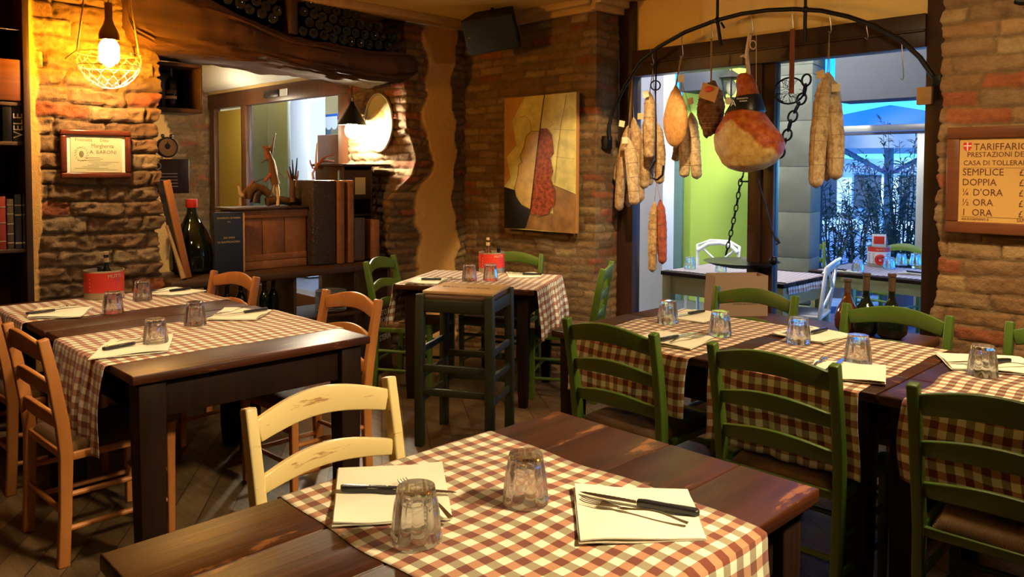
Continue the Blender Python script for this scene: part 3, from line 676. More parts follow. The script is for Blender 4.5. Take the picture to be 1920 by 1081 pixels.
def make_fork():
    t = thing('table_fork', 'steel fork on the right napkin of the nearest table', 'fork', group='table forks')
    N = 26; ax = []; wd = []; zz = []
    for i in range(N):
        s = i/(N-1)*.128; w = .0055-.0025*math.sin(PI*min(1, s/.128)) if s > .02 else .0062; ax.append(s); wd.append(w if s > .01 else .004+.0022*s/.01)
        zz.append(.004+.010*math.sin(PI*s/.14)**2)
    vs = []
    for s, w, z in zip(ax, wd, zz):
        for a, c in ((-1, 0), (-.6, 1), (.6, 1), (1, 0), (.6, -1), (-.6, -1)): vs.append((-s, a*w, z+c*.0012))
    b = MB(); b.add(vs, [(i*6+k, i*6+(k+1) % 6, i*6+6+(k+1) % 6, i*6+6+k) for i in range(N-1) for k in range(6)]+[(5, 4, 3, 2, 1, 0), tuple((N-1)*6+k for k in range(6))])
    o = b.build('handle', M['steel'], t, smooth=True)
    b = MB(); pl = [(0, -.003), (.012, -.0075), (.024, -.011), (.034, -.0115), (.034, .0115), (.024, .011), (.012, .0075), (0, .003)]
    b.prism(pl, .0018, Matrix.Translation((0, 0, .0045))); b.box((0, 0, .0055), (.008, .006, .0024))
    for k in range(4):
        y = -.0096+k*.0064; b.sweep([(.033, y, .0052), (.048, y, .0036), (.062, y*.97, .0042), (.072, y*.93, .0078)], lambda q: [(a*.0016*(1-.6*q), c*.0009) for a, c in ((-1, -1), (1, -1), (1, 1), (-1, 1))], side=(0, 1, 0))
    b.build('tines', M['steel'], t, bevel=.0004, seg=1); return t
kn = make_knife(); fk = make_fork(); KT, FT = kids(kn), kids(fk)
def place(src, tree, a, bpt, label, z, first):
    """a: handle end, b: tip (both plan points)"""
    ang = math.atan2(bpt[1]-a[1], bpt[0]-a[0]); d = Vector((math.cos(ang), math.sin(ang))); sc_ = 1.12 if src is kn else 1.2; off = (.118 if src is kn else .128)*sc_; src.scale = (sc_, sc_, 1)
    loc = (a[0]+d.x*off, a[1]+d.y*off, z)
    if first: src.location = loc; src.rotation_euler = (0, 0, ang); return src
    return dup(src, loc, ang, label, tree=tree)
SET = [  # napkin corners, label of place, knife (handle,tip), fork (handle,tip)
 ([(-1.181, 1.358), (-.986, 1.533), (-.826, 1.353), (-.992, 1.158)], 'on the right side of the nearest table', ((-.889, 1.423), (-1.142, 1.319)), ((-.879, 1.368), (-1.122, 1.299))),
 ([(-1.655, 1.025), (-1.498, 1.229), (-1.25, 1.052), (-1.394, .85)], 'on the left side of the nearest table, by the cream chair', ((-1.523, .954), (-1.345, 1.11)), ((-1.235, 1.035), (-1.46, 1.08))),
 ([(-3.287, .938), (-3.211, 1.211), (-3.504, 1.346), (-3.582, 1.107)], 'at the near corner of the left table', ((-3.377, 1.02), (-3.42, 1.25)), ((-3.43, 1.05), (-3.50, 1.25))),
 ([(-4.405, .985), (-4.264, 1.185), (-4.495, 1.314), (-4.70, 1.104)], 'at the far left on the pier-side table', ((-4.47, 1.0), (-4.50, 1.23)), ((-4.53, 1.03), (-4.58, 1.23))),
 ([(-3.766, 1.609), (-3.603, 1.782), (-3.778, 1.957), (-4.0, 1.80)], 'at the far edge of the nearer left table', ((-3.78, 1.93), (-3.76, 1.70)), ((-3.85, 1.90), (-3.83, 1.72))),
 (sq(-4.75, 1.83, .3), 'beside the red tin, in front of the crate', ((-4.75, 1.93), (-4.72, 1.71)), ((-4.82, 1.91), (-4.79, 1.74))),
 (sq(-1.93, 2.87, .15), 'behind the leftmost green chair of the right table', ((-1.94, 2.77), (-1.915, 3.0)), ((-1.885, 2.78), (-1.87, 2.97))),
 (sq(-2.19, 3.42, .1, .25, .27), 'at the far left corner of the right table', ((-2.19, 3.53), (-2.2, 3.30)), ((-2.25, 3.52), (-2.26, 3.34))),
 (sq(-1.56, 3.42, -.1, .25, .27), 'in the middle of the far side of the right table', ((-1.55, 3.53), (-1.56, 3.30)), ((-1.61, 3.52), (-1.63, 3.34))),
 (sq(-1.18, 2.88, .35, .25, .27), 'behind the second green chair of the right table', ((-1.21, 2.77), (-1.25, 3.0)), ((-1.27, 2.78), (-1.31, 2.97))),
 (sq(-.86, 3.38, .5, .3, .27), 'at the far right by the last tumbler', ((-.80, 3.45), (-.93, 3.27)), ((-.74, 3.42), (-.86, 3.27))),
 (sq(-4.09, 3.22, .6, .22, .24), 'on the left side of the small corner table', ((-4.12, 3.20), (-4.02, 3.29)), ((-4.16, 3.24), (-4.06, 3.34))),
 (sq(-3.86, 3.89, .9, .22, .24), 'on the far side of the small corner table', ((-3.74, 3.95), (-3.92, 3.82)), ((-3.78, 3.99), (-3.93, 3.89)))]
for i, (cs, wh, k, f) in enumerate(SET):
    napkin(cs, 'folded cream paper napkin '+wh)
    zt = .7755
    place(kn, KT, *k, 'black-handled steak knife '+wh, zt, i == 0); place(fk, FT, *f, 'steel fork '+wh, zt, i == 0)
kn['label'] = 'black-handled steak knife '+SET[0][1]; fk['label'] = 'steel fork '+SET[0][1]
# ================================================================ tins with condiment bottles
def tin(x, y, z, R, Hh, label, rz, style=0, tilt=None):
    t = thing('tomato_tin', label, 'tin', (x, y, z), rz, 'tomato tins holding condiments')
    def ring(r, z_, a): return r*(1+.006*math.sin(z_*360) if .02 < z_ < Hh-.02 else 1)
    N = 40; b = MB(); b.lathe([(R*.96, 0), (R, .003), (R, Hh*.17), (R*.985, Hh*.17)], n=40); b.lathe([(R*.985, Hh-.012), (R*1.01, Hh-.006), (R*1.01, Hh), (R*.97, Hh), (R*.97, .004), (.0001, .004)], n=40); b.build('can_body', M['tin'] if style == 0 else M['tin'], t, smooth=.6)
    b = MB(); b.lathe([(R*.992, Hh*(.17 if style else .24)+(Hh*(.8 if style else .71))*i/24) for i in range(25)], n=48, fn=ring); lab = b.build('printed_label', M['red'] if style == 0 else M['white'], t, smooth=2.0)
    # lettering wraps round the can
    def wrap(o):
        for v in o.data.vertices:
            a = v.co.x/R; rr = R*1.006+v.co.z; zc = v.co.y; v.co = (rr*math.sin(a), -rr*math.cos(a), zc)
    I4 = Matrix.Identity(4)
    if style == 0:
        o = text_obj('lettering', [('MUTTI', R*.55, Hh*.76, Hh*.17, 'CENTER')], M['paper'], lab, I4); wrap(o)
        b = MB()
        for k in range(5): b.ball((-R*.75, Hh*(.2+.13*k), 0), (.004, .004, .001), 8, 4)
        o = b.build('printed_dot', M['paper'], lab); wrap(o)
    else:
        o = text_obj('lettering', [('MUTTI', 0, Hh*.8, Hh*.13, 'CENTER')], M['paper'], lab, I4)
        b = MB(); n_ = 24
        for (za, zb, ma) in ((Hh*.74, Hh*.965, 0),):
            vs = [(-R*1.3+2.6*R*i/n_, z_, -.0008) for i in range(n_+1) for z_ in (za, zb)]; b.add(vs, [(2*i, 2*i+2, 2*i+3, 2*i+1) for i in range(n_)])
        bb = b.build('red_band', M['red'], lab, fix=False); wrap(bb); wrap(o)
        b = MB(); b.tube([(R*.42*math.cos(q)*(.9 if q < 5 else .6), Hh*.36+Hh*.2*math.sin(q), 0) for q in [.6+i*.3 for i in range(20)]], .012, 6); b.tube([(R*.2*math.cos(q), Hh*.34+Hh*.09*math.sin(q), 0) for q in [i*.4 for i in range(17)]], .008, 6)
        bb = b.build('red_emblem', M['red'], lab); wrap(bb)
        b = MB()
        for k in range(9): b.box((-R*.8, Hh*(.12+.065*k), 0), (R*.5, .004, .001)); b.box((R*.8, Hh*(.12+.065*k), 0), (R*.4, .004, .001))
        bb = b.build('printed_line', M['iron'], lab); wrap(bb)
    return t
def cruet(x, y, z, label, h=.24, mat=None, corkc=True, r=.028):
    t = thing('condiment_bottle', label, 'bottle', (x, y, z))
    b = MB(); b.lathe([(.0001, 0), (r, 0), (r, h*.55), (r*.9, h*.62), (r*.42, h*.72), (r*.38, h*.93), (r*.45, h*.94), (r*.45, h), (.0001, h)], n=20); b.build('bottle_body', mat or M['darkglass'], t, smooth=.6)
    b = MB(); b.lathe([(r*.5, h*.82), (r*.5, h*.93)], n=16); b.lathe([(r*.4, h), (r*.46, h*1.0), (r*.46, h*1.07), (.0001, h*1.07)], n=16); b.build('stopper', M['cork'] if corkc else M['black'], t, smooth=.6)
    return t
tin(-4.86, 1.48, .7635, .105, .16, 'wide red tin on the left table holding a dark cork-topped bottle', math.atan2(.95, .31)+.02)
cruet(-4.85, 1.49, .769, 'dark bottle with a cork top standing in the left table tin')
cruet(-4.80, 1.44, .769, 'short black-capped bottle in the left table tin', .17, corkc=False)
tin(-4.18, 3.89, .7635, .095, .145, 'red ringed tin on the small corner table', .82)
cruet(-4.2, 3.87, .769, 'cork-topped bottle standing in the tin on the corner table', .225, M['brownglass'])
cruet(-4.14, 3.92, .769, 'small black-capped bottle in the tin on the corner table', .16, corkc=False)
# ================================================================ bookcase at the far left
BC = thing('bookcase', 'dark open bookcase cut off by the left edge, beside the brick pier', 'bookcase', (-5.4, .65, 0))
def bcb(name, lo, hi, mat, bevel=.003):
    b = MB(); b.box([(a+c)/2-o_ for a, c, o_ in zip(lo, hi, (-5.4, .65, 0))], [c-a for a, c in zip(lo, hi)]); return b.build(name, mat, BC, bevel=bevel)
bcb('side_panel', (-5.6, 1.17, 0), (-5.19, 1.205, CEIL-.01), M['darkwood']); bcb('side_panel', (-5.6, .1, 0), (-5.19, .135, CEIL-.01), M['darkwood']); bcb('back_panel', (-5.6, .135, 0), (-5.58, 1.17, CEIL-.01), M['darkwood'])
for z in (.02, .5, 1.03, 1.645, 1.87): bcb('shelf', (-5.58, .135, z-.012), (-5.21, 1.17, z+.01), M['darkwood_y'])
bcb('drawer_front', (-5.26, .9, 1.885), (-5.2, 1.165, 2.12), M['shelfwood'], .006)
bcb('shelf', (-5.58, .135, 2.285), (-5.21, 1.17, 2.293), M['steel'])
def book(label, y0_, y1_, z0, h, mat, txt=None, tm=None, x=-5.22, d=.2, bands=None, grp='books on the left bookcase', rot=0):
    t = thing('book', label, 'book', (x-d/2, (y0_+y1_)/2, z0), 0, grp); w = y1_-y0_
    b = MB(); b.box((0, -w/2+.0015, h/2), (d, .003, h)); b.box((0, w/2-.0015, h/2), (d, .003, h)); b.box((d/2-.002, 0, h/2), (.004, w, h)); cv = b.build('cover', mat, t, bevel=.001)
    b = MB(); b.box((-.003, 0, h/2), (d-.012, w-.008, h-.01)); b.build('page_block', M['paper'], t)
    if txt: text_obj('lettering', [(txt, h*.07, -w*.33, w*1.12, 'LEFT', 1.05)], tm, cv, plane_M((d/2+.0005, 0, 0), (0, 0, 1), (0, -1, 0)), .0006)
    if bands:
        for zb in bands: b = MB(); b.box((d/2, 0, zb*h), (.003, w*1.02, h*.022)); b.build('spine_band', M['tin'], cv)
    return t
M['bkred'] = plain('red_book_cloth', (.3, .03, .015), .5, noise=.15, nscale=30); M['bkbrown'] = plain('brown_book_leather', (.09, .05, .025), .5, noise=.2, nscale=30)
M['bkblue'] = plain('dark_blue_book', (.02, .03, .05), .45, noise=.2, nscale=30); M['bkblack'] = plain('black_book', (.008, .008, .01), .3)
M['whiteink'] = plain('white_lettering', (.8, .78, .7), .6)
def bY(px, x=-5.22): return aX(px, 300, x).y
zA = 1.657
book('black book with large white VELE on its spine, in the left bookcase', bY(25), bY(47), zA, .235, M['bkblack'], 'VELE', M['whiteink'])
book('black book left of the one lettered VELE', bY(6), bY(24), zA, .235, M['bkblack'], None)
zB = 1.042
book('red book at the left end of the lower row', bY(-8), bY(8.5), zB, .3, M['bkred'], bands=(.15, .5, .8))
book('brown leather book between red and dark blue ones', bY(10.5), bY(23), zB, .285, M['bkbrown'], bands=(.12, .3, .5, .7, .88))
book('dark blue book with gilt bands, left of its twin', bY(25.5), bY(38), zB, .31, M['bkblue'], bands=(.1, .62, .8))
book('dark blue book with gilt bands, against the bookcase side', bY(40), bY(53), zB, .31, M['bkblue'], bands=(.1, .62, .8))
t = thing('scale_leather_book', 'red reptile-grained book leaning in the top shelf', 'book', (-5.4, 1.03, 2.293), 0)
b = MB(); b.box((0, 0, .19), (.2, .035, .38), Matrix.Rotation(-.42, 3, 'X'));
mr = NT('reptile_leather'); vo = mr.t.nodes.new('ShaderNodeTexVoronoi'); vo.inputs['Scale'].default_value = 90; mr.l(mr.coords(), vo.inputs[0]); mr.base(mr.ramp(vo.outputs['Distance'], [(.1, (.45, .08, .03)), (.6, (.1, .012, .008))])); mr.rough(.3); mr.bump(vo.outputs['Distance'], .5, .003)
b.build('cover', mr.m, t, bevel=.004)
# ================================================================ framed certificate on the pier
CT = thing('framed_certificate', 'small mahogany-framed certificate hanging on the brick pier', 'picture', (-5.262, 1.572, 1.59))
W_, H_ = .4, .295; b = MB()
for (c, d) in (((0, 0, H_/2-.0175), (.03, W_, .035)), ((0, 0, -H_/2+.0175), (.03, W_, .035)), ((0, -W_/2+.0175, 0), (.03, .035, H_-.07)), ((0, W_/2-.0175, 0), (.03, .035, H_-.07))): b.box(c, d)
M['mahog'] = wood('mahogany_frame', (.09, .018, .008), (.16, .035, .014), .2, 1, 1, .03)
b.build('frame', M['mahog'], CT, bevel=.009, seg=3)
b = MB(); b.box((-.004, 0, 0), (.006, W_-.06, H_-.06)); b.build('mount', M['napkin'], CT)
b = MB(); b.box((.0005, 0, 0), (.004, W_-.11, H_-.075)); sh_ = b.build('sheet', M['paper'], CT)
MY = plane_M((.003, 0, 0), (0, 1, 0), (0, 0, 1)); Mg = plain('faded_ink', (.2, .16, .08), .8)
text_obj('lettering', [('Premiata', -.12, .078, .03, 'LEFT', .9), ('Ditta', .02, .076, .028, 'LEFT', .9), ('Margherita', -.03, .04, .036, 'LEFT', .82), ('A. BARONI', -.04, .003, .032, 'LEFT', 1.0)], Mg, sh_, MY)
b = MB(); rnd = random.Random(4)
for k in range(9): yy = -.02-.0095*k; x0 = rnd.uniform(-.12, -.02); b.box((.003, x0+.07, yy), (.0008, rnd.uniform(.08, .2), .0022))
for k in range(16): q = k/16*2*PI; b.tube([(.003, -.085+.028*math.cos(q), -.0+.036*math.sin(q)), (.003, -.085+.04*math.cos(q+.3), .0+.048*math.sin(q+.3))], .0011, 4)
b.ball((.002, -.085, 0), (.002, .014, .022), 10, 6); b.build('engraving', Mg, sh_)
# ================================================================ beam and bottles over the opening
N = 240; K = 72; vs = []
Yb0 = [1.72, 1.9, 2.27, 2.65, 2.89, 3.25, 3.53, 3.8, 3.98]; Zb = [2.33, 2.245, 2.25, 2.25, 2.235, 2.212, 2.195, 2.21, 2.27]; Zt = [2.72, 2.69, 2.62, 2.52, 2.46, 2.43, 2.425, 2.43, 2.41]
ys = np.linspace(1.74, 3.98, N)
for i, y in enumerate(ys):
    zb = np.interp(y, Yb0, Zb); zt = np.interp(y, Yb0, Zt); zm = (zb+zt)/2; hz = (zt-zb)/2; e = min(1, (3.985-y)/.07, (y-1.735)/.05); e = max(.55, math.sqrt(max(0, 1-(1-e)**2)))
    for k in range(K):
        q = 2*PI*k/K; c, s_ = math.cos(q), math.sin(q); pw = .38
        x = -5.42+(.27)*math.copysign(abs(c)**pw, c)*(.9+.1*e); z = zm+hz*math.copysign(abs(s_)**pw, s_)*e
        g = .022*(mnoise.noise(Vector((y*1.7, c*9, s_*9)))+.8*mnoise.noise(Vector((y*3.5, c*26, s_*26)))+.5*mnoise.noise(Vector((y*9, c*40, s_*40))))+.02*mnoise.noise(Vector((y*2, c*2, s_*2)))
        vs.append((x+c*g, y, z+s_*g))
b = MB(); b.add(vs, [(i*K+k, i*K+(k+1) % K, i*K+K+(k+1) % K, i*K+K+k) for i in range(N-1) for k in range(K)]+[tuple(range(K)), tuple((N-1)*K+k for k in range(K))])
bo = b.build('wooden_beam', M['beam'], smooth=.9); tag(bo, 'massive rough old timber beam spanning the opening in the brick wall', 'beam')
b = MB(); b.box((-5.3, 2.86, 2.62), (.3, .06, .3)); po = b.build('bottle_rack_post', M['darkwood'], bevel=.004); tag(po, 'short dark post between the two stacks of bottles on the beam', 'post')
b = MB(); b.lathe([(.0001, .012), (.028, .0), (.037, .002), (.039, .012), (.039, .18), (.036, .2), (.016, .235), (.0145, .3), (.016, .3), (.016, .31), (.0001, .31)], n=20, axis=Matrix.Rotation(-PI/2, 3, 'Y'))
w0 = b.build('wine_bottle', M['darkglass'], smooth=.7); first = True; rnd = random.Random(9)
for row in range(5):
    y = 1.98+(row % 2)*.04
    while y < 3.78:
        zb = max(np.interp(min(y+.04, 3.97), Yb0, Zt), np.interp(y-.04, Yb0, Zt))+.052; z = zb+row*.069
        lim = CEIL-.045 if y < 3.35 else CEIL-.05-(y-3.35)*.35
        if z < lim and not (2.79 < y < 2.93):
            o = w0 if first else dup(w0, tree=[]); first = False; o.location = (-5.19+rnd.uniform(-.02, .015), y, z); tag(o, 'dark wine bottle lying base outward in the stack on the timber beam', 'bottle', 'bottles stacked on the beam')
        y += .082
# ================================================================ the ledge and low shelves of the opening
LZ = .765
LG = thing('ledge_shelf', 'long dark ledge with open shelves below, filling the opening in the left wall', 'shelf', (-5.47, 2.9, 0))
def lgb(name, lo, hi, mat=None, bevel=.003):
    b = MB(); b.box([(a+c)/2-o_ for a, c, o_ in zip(lo, hi, (-5.47, 2.9, 0))], [c-a for a, c in zip(lo, hi)]); return b.build(name, mat or M['darkwood_y'], LG, bevel=bevel)
lgb('ledge_board', (-5.75, 1.98, LZ-.055), (-5.18, 3.76, LZ), bevel=.01); lgb('lower_shelf', (-5.74, 1.98, .37), (-5.22, 3.76, .395)); lgb('base_shelf', (-5.74, 1.98, .03), (-5.22, 3.76, .06))
for y in (2.0, 2.9, 3.42, 3.735): lgb('upright', (-5.72, y-.012, .0), (-5.24, y+.012, LZ-.055))
# plates
b = MB(); b.lathe([(.0001, 0), (.07, 0), (.09, .004), (.12, .012), (.121, .014), (.09, .007), (.07, .004), (.0001, .004)], n=32); pl0 = b.build('plate', M['white'], smooth=.8)
for k in range(13):
    o = pl0 if k == 0 else dup(pl0, tree=[]); o.location = (-5.37, 3.28, .396+.0125*k); tag(o, 'white plate in the stack on the shelf under the ledge', 'plate', 'stacked white plates')
# folded checked cloths and bottles below
b = MB()
for k in range(6): b.box((0, .004*(k % 2), .011+.022*k), (.3, .2, .02))
o = b.build('folded_cloth_pile', gingham('folded_check', .02), bevel=.008, uv=None); o.location = (-5.38, 3.2, .0625); tag(o, 'pile of folded checked cloths on the lowest shelf under the ledge', 'cloth')
def wine(x, y, z, label, mat=None, h=.31, r=.038, grp=None, cap='black', base=None):
    t = thing('wine_bottle', label, 'bottle', (x, y, z), 0, grp)
    b = MB(); b.lathe([(.0001, .004), (r*.9, 0), (r, .006), (r, h*.58), (r*.9, h*.66), (r*.45, h*.76), (r*.37, h*.8), (r*.37, h*.985), (r*.45, h*.985), (r*.45, h), (.0001, h)], n=24); b.build('bottle_body', mat or M['darkglass'], t, smooth=.7)
    b = MB(); b.lathe([(r*.42, h*.8), (r*.42, h*.975), (r*.5, h*.98), (r*.5, h*1.004), (.0001, h*1.004)], n=20); b.build('neck_foil', M[cap], t, smooth=.7)
    return t
k = 0
for y in (2.3, 2.42, 2.55, 2.7, 2.8):
    k += 1; wine(-5.33-(k % 2)*.06, y, .396, 'dark wine bottle standing on the shelf under the ledge', grp='bottles under the ledge', h=.29)
# ---- things on the ledge
b = MB(); b.box((-.07, 0, .34), (.13, .012, .66)); ed = b
t = thing('leaning_picture_frame', 'dark framed panel leaning against the pier on the ledge, brown edge outward', 'frame', (-5.3, 2.13, LZ+.004), 0); t.rotation_euler = (.2, 0, 0)
b.build('panel', M['bkblack'], t); b = MB(); b.box((0, .01, .335), (.022, .045, .67)); b.build('frame_edge', M['orange'], t, bevel=.003)
b = MB(); b.tube([(-5.24, 2.085, LZ+.012), (-5.28, 2.05, .95), (-5.28, 1.995, 1.13)], [.018, .012, .01], 8); o = b.build('wooden_stick', M['lightwood'], smooth=True); tag(o, 'short pale wooden stick leaning on the pier at the left end of the ledge', 'stick')
DJ = thing('demijohn', 'large dark glass demijohn with a red cap on the ledge', 'bottle', (-5.585, 2.285, LZ+.003))
b = MB(); b.lathe([(.0001, 0), (.12, 0), (.15, .02), (.155, .12), (.145, .2), (.11, .29), (.065, .36), (.036, .42), (.03, .5), (.038, .5), (.038, .515), (.0001, .515)], n=32); b.build('bottle_body', M['darkglass'], DJ, smooth=.7)
b = MB(); b.lathe([(.036, .46), (.041, .47), (.04, .52), (.0001, .522)], n=24); b.build('cap', M['red'], DJ, smooth=.6)
BK = thing('slipcased_book', 'tall dark blue slipcased book with small pale lettering on the ledge', 'book', (-5.36, 2.455, LZ+.002), -.1)
b = MB(); b.box((-.015, 0, .215), (.03, .2, .43)); cv = b.build('cover', plain('navy_cover', (.01, .018, .035), .5), BK, bevel=.001); b = MB(); b.box((-.015, .107, .213), (.028, .014, .42)); b.build('spine', M['lightwood'], BK, bevel=.002)
text_obj('lettering', [('UNIVERSITÀ DI PARMA', 0, .385, .0165, 'CENTER'), ('2000', 0, .36, .01, 'CENTER'), ('200 ANNI', 0, .245, .019, 'CENTER'), ('DI GASTRONOMIA', 0, .215, .019, 'CENTER')], M['label'], cv, plane_M((.0006, 0, 0), (0, 1, 0), (0, 0, 1)), .0005)
CRT = thing('wooden_crate', 'reddish wooden crate standing on the ledge with driftwood on its lid', 'crate', (-5.56, 2.83, LZ+.002))
b = MB(); b.box((.13, 0, .03), (.02, .54, .06)); b.box((.13, 0, .085), (.02, .54, .045)); bb = b.build('bottom_slat', M['boxwood'], CRT, bevel=.003)
for k in range(3):
    b = MB(); b.box((.125, -.27+.18*(k+.5), .25), (.016, .176, .29)); b.build('front_board', M['boxwood'], CRT, bevel=.003)
b = MB(); b.box((.133, 0, .405), (.024, .56, .06)); b.build('top_rail', M['boxwood'], CRT, bevel=.004)
b = MB(); b.box((-.02, -.27, .215), (.28, .016, .43)); b.box((-.02, .27, .215), (.28, .016, .43)); b.box((-.16, 0, .215), (.016, .54, .43)); b.build('side_board', M['boxwood'], CRT, bevel=.003)
b = MB(); b.box((0, -.02, .445), (.33, .6, .018)); b.build('lid', M['darkwood_y'], CRT, bevel=.006)
# driftwood figures
M['drift'] = wood('driftwood', (.06, .026, .01), (.22, .11, .045), .8, 2, .5, .6); M['claw'] = plain('red_claw', (.34, .07, .025), .45, noise=.4, nscale=60, bump=.2); M['clawtip'] = plain('dark_claw_tip', (.03, .01, .008), .35); M['bone'] = plain('pale_wood', (.6, .42, .25), .6, noise=.2, nscale=40)
def P5(px, py, x=-5.5): return aX(px, py, x)
def twig(pts, r, x=-5.5, n=7): return [P5(a, c, x+(0 if len(p_) < 3 else p_[2])) for p_ in pts for a, c in (p_[:2],)], r
def figure(name, label, parts, x=-5.5):
    base = P5(*parts[0][2][0][:2], x); t = thing(name, label, 'figurine', base)
    for nm, mat, pts, r0, r1 in parts:
        L = [P5(p_[0], p_[1], x+(p_[2] if len(p_) > 2 else 0))-base for p_ in pts]
        b = MB(); m_ = len(L); b.tube(L, [lerp(r0, r1, i/(m_-1)) for i in range(m_)], 8); b.build(nm, mat, t, smooth=True)
    return t
D, C, T_, B_ = M['drift'], M['claw'], M['clawtip'], M['bone']
zl = 1.226
figure('driftwood_figure', 'tall twisted driftwood figure with splayed red claws on the crate', [
 ('foot', B_, [(521, 386, .05), (521, 360), (518, 342)], .012, .016), ('foot', B_, [(513, 384), (512, 355), (516, 340)], .008, .012),
 ('trunk', D, [(517, 345), (512, 325), (509, 305), (504, 290), (500, 278)], .035, .018), ('trunk', B_, [(518, 330), (516, 312), (512, 298)], .014, .008),
 ('claw', C, [(503, 296), (500, 285), (497, 277), (492, 273)], .02, .006), ('claw', C, [(502, 285), (503, 278), (500, 272)], .014, .004), ('claw', C, [(504, 282), (508, 275), (507, 272)], .012, .004),
 ('twig', T_, [(509, 290), (512, 268), (516, 250)], .009, .006), ('arm', C, [(508, 326), (502, 333), (496, 340)], .016, .012), ('twig', D, [(518, 320), (526, 326), (533, 331)], .005, .003),
 ('twig', T_, [(513, 345), (510, 355), (506, 362)], .006, .004), ('twig', D, [(503, 300), (495, 300), (491, 305)], .006, .006)], -5.56)
figure('driftwood_hand', 'small upright driftwood hand with red fingers at the right of the crate', [
 ('wrist', D, [(549, 378), (548, 360), (549, 345), (549, 338)], .022, .026), ('finger', C, [(546, 340), (541, 328), (538, 318)], .01, .004), ('finger', T_, [(548, 338), (545, 322), (543, 312)], .01, .004),
 ('finger', T_, [(550, 336), (549, 315), (548, 299)], .009, .004), ('finger', T_, [(553, 336), (556, 312), (557, 296)], .009, .004), ('finger', C, [(554, 342), (558, 330), (559, 320)], .01, .005), ('bark', B_, [(552, 350), (556, 352), (560, 354)], .006, .004)], -5.5)
figure('driftwood_log', 'curled dark driftwood log lying across the crate lid', [
 ('log', D, [(463, 372), (466, 358), (478, 350), (492, 354), (505, 364)], .04, .03), ('log', M['darkwood'], [(478, 380), (480, 366), (486, 360)], .04, .03), ('log', D, [(500, 378), (515, 375), (530, 375), (546, 378)], .035, .03), ('log', M['darkwood'], [(540, 378), (552, 376), (563, 380)], .035, .025),
 ('branch', D, [(470, 352), (462, 354), (453, 364)], .015, .008), ('branch', C, [(466, 352), (472, 343), (478, 336)], .012, .005), ('twig', T_, [(475, 342), (486, 338), (495, 335)], .003, .002)], -5.56)
figure('carved_bird', 'tiny pale carved bird with red comb at the left end of the crate lid', [
 ('leg', B_, [(449, 386), (449, 370)], .004, .004), ('leg', B_, [(452, 386), (451, 370)], .004, .004), ('body', B_, [(454, 366), (450, 362), (449, 354), (447, 348)], .016, .008), ('comb', C, [(448, 350), (446, 346), (448, 344)], .007, .004)], -5.5)
figure('driftwood_branch', 'small bent branch with a red claw standing on the tall ledger', [
 ('stem', B_, [(588, 336), (586, 325), (590, 318)], .01, .008), ('twig', B_, [(592, 316), (593, 290), (595, 268)], .01, .005), ('palm', C, [(590, 318), (596, 308), (604, 300)], .012, .014),
 ('finger', C, [(602, 302), (612, 293), (625, 290)], .006, .004), ('finger', C, [(604, 303), (614, 301), (626, 302)], .006, .004), ('finger', C, [(602, 300), (608, 295), (614, 293)], .006, .004), ('twig', C, [(587, 316), (583, 308), (581, 300)], .006, .005)], -5.5)
# ledger, boards, cabinet
mt_ = NT('rough_dark_cover'); vo = mt_.t.nodes.new('ShaderNodeTexVoronoi'); vo.inputs['Scale'].default_value = 110; mt_.l(mt_.coords(), vo.inputs[0]); mt_.base(mt_.ramp(vo.outputs['Distance'], [(.2, (.012, .008, .008)), (.7, (.06, .035, .03))])); mt_.rough(.45); mt_.bump(vo.outputs['Distance'], .8, .006)
b = MB(); b.box((0, 0, .325), (.36, .2, .65)); o = b.build('tall_ledger', mt_.m, bevel=.01); o.location = (-5.52, 3.21, LZ+.002); tag(o, 'tall block with rough dark pebbled surface right of the crate', 'book')
for k, (y, lab) in enumerate(((3.345, 'tall reddish wooden board standing beside the pebbled ledger'), (3.43, 'tall reddish wooden board standing beside the dark cabinet'))):
    b = MB(); b.box((0, 0, .325), (.34, .052, .65)); o = b.build('wooden_board', M['boxwood'], bevel=.006); o.location = (-5.48, y, LZ+.002); tag(o, lab, 'board')
b = MB(); b.lathe([(.0001, 0), (.009, .0), (.009, .16), (.0001, .175)], n=12); o = b.build('blue_pen', plain('blue_plastic', (.12, .3, .6), .3), smooth=.6); o.location = (-5.42, 3.388, LZ+.56); tag(o, 'slim blue pen standing between the two wooden boards', 'pen')
b = MB(); b.box((0, 0, .28), (.2, .024, .56)); o = b.build('book_spacer', M['bkblack'], bevel=.002); o.location = (-5.46, 3.388, LZ+.001); tag(o, 'thin black book wedged between the two wooden boards', 'book')
CB = thing('small_cabinet', 'dark wooden box cabinet with a pale card at the right end of the ledge', 'cabinet', (-5.62, 3.62, LZ+.002))
b = MB(); b.box((-.1, -.13, .38), (.44, .015, .76)); b.box((-.1, .13, .38), (.44, .015, .76)); b.box((-.313, 0, .38), (.015, .25, .76)); b.box((-.1, .075, .77), (.48, .47, .02)); b.box((-.1, 0, .36), (.43, .25, .015)); b.build('carcass', M['darkwood'], CB, bevel=.003)
b = MB(); b.box((.112, 0, .61), (.014, .245, .24)); dr = b.build('door', M['darkwood'], CB, bevel=.003); b = MB(); b.box((.12, .02, .6), (.003, .1, .14)); b.build('card', M['paper'], dr)
b = MB(); b.box((.02, -.04, .18), (.16, .1, .34)); o = b.build('ledger_book', M['bkbrown'], bevel=.004); o.location = (-5.43, 3.56, LZ+.002); tag(o, 'short brown book standing in front of the dark cabinet', 'book')
b = MB(); b.box((.02, .0, .17), (.16, .06, .32)); o = b.build('ledger_book', M['boxwood'], bevel=.004); o.location = (-5.4, 3.66, LZ+.002); tag(o, 'slim tan book standing right of the short brown one', 'book')
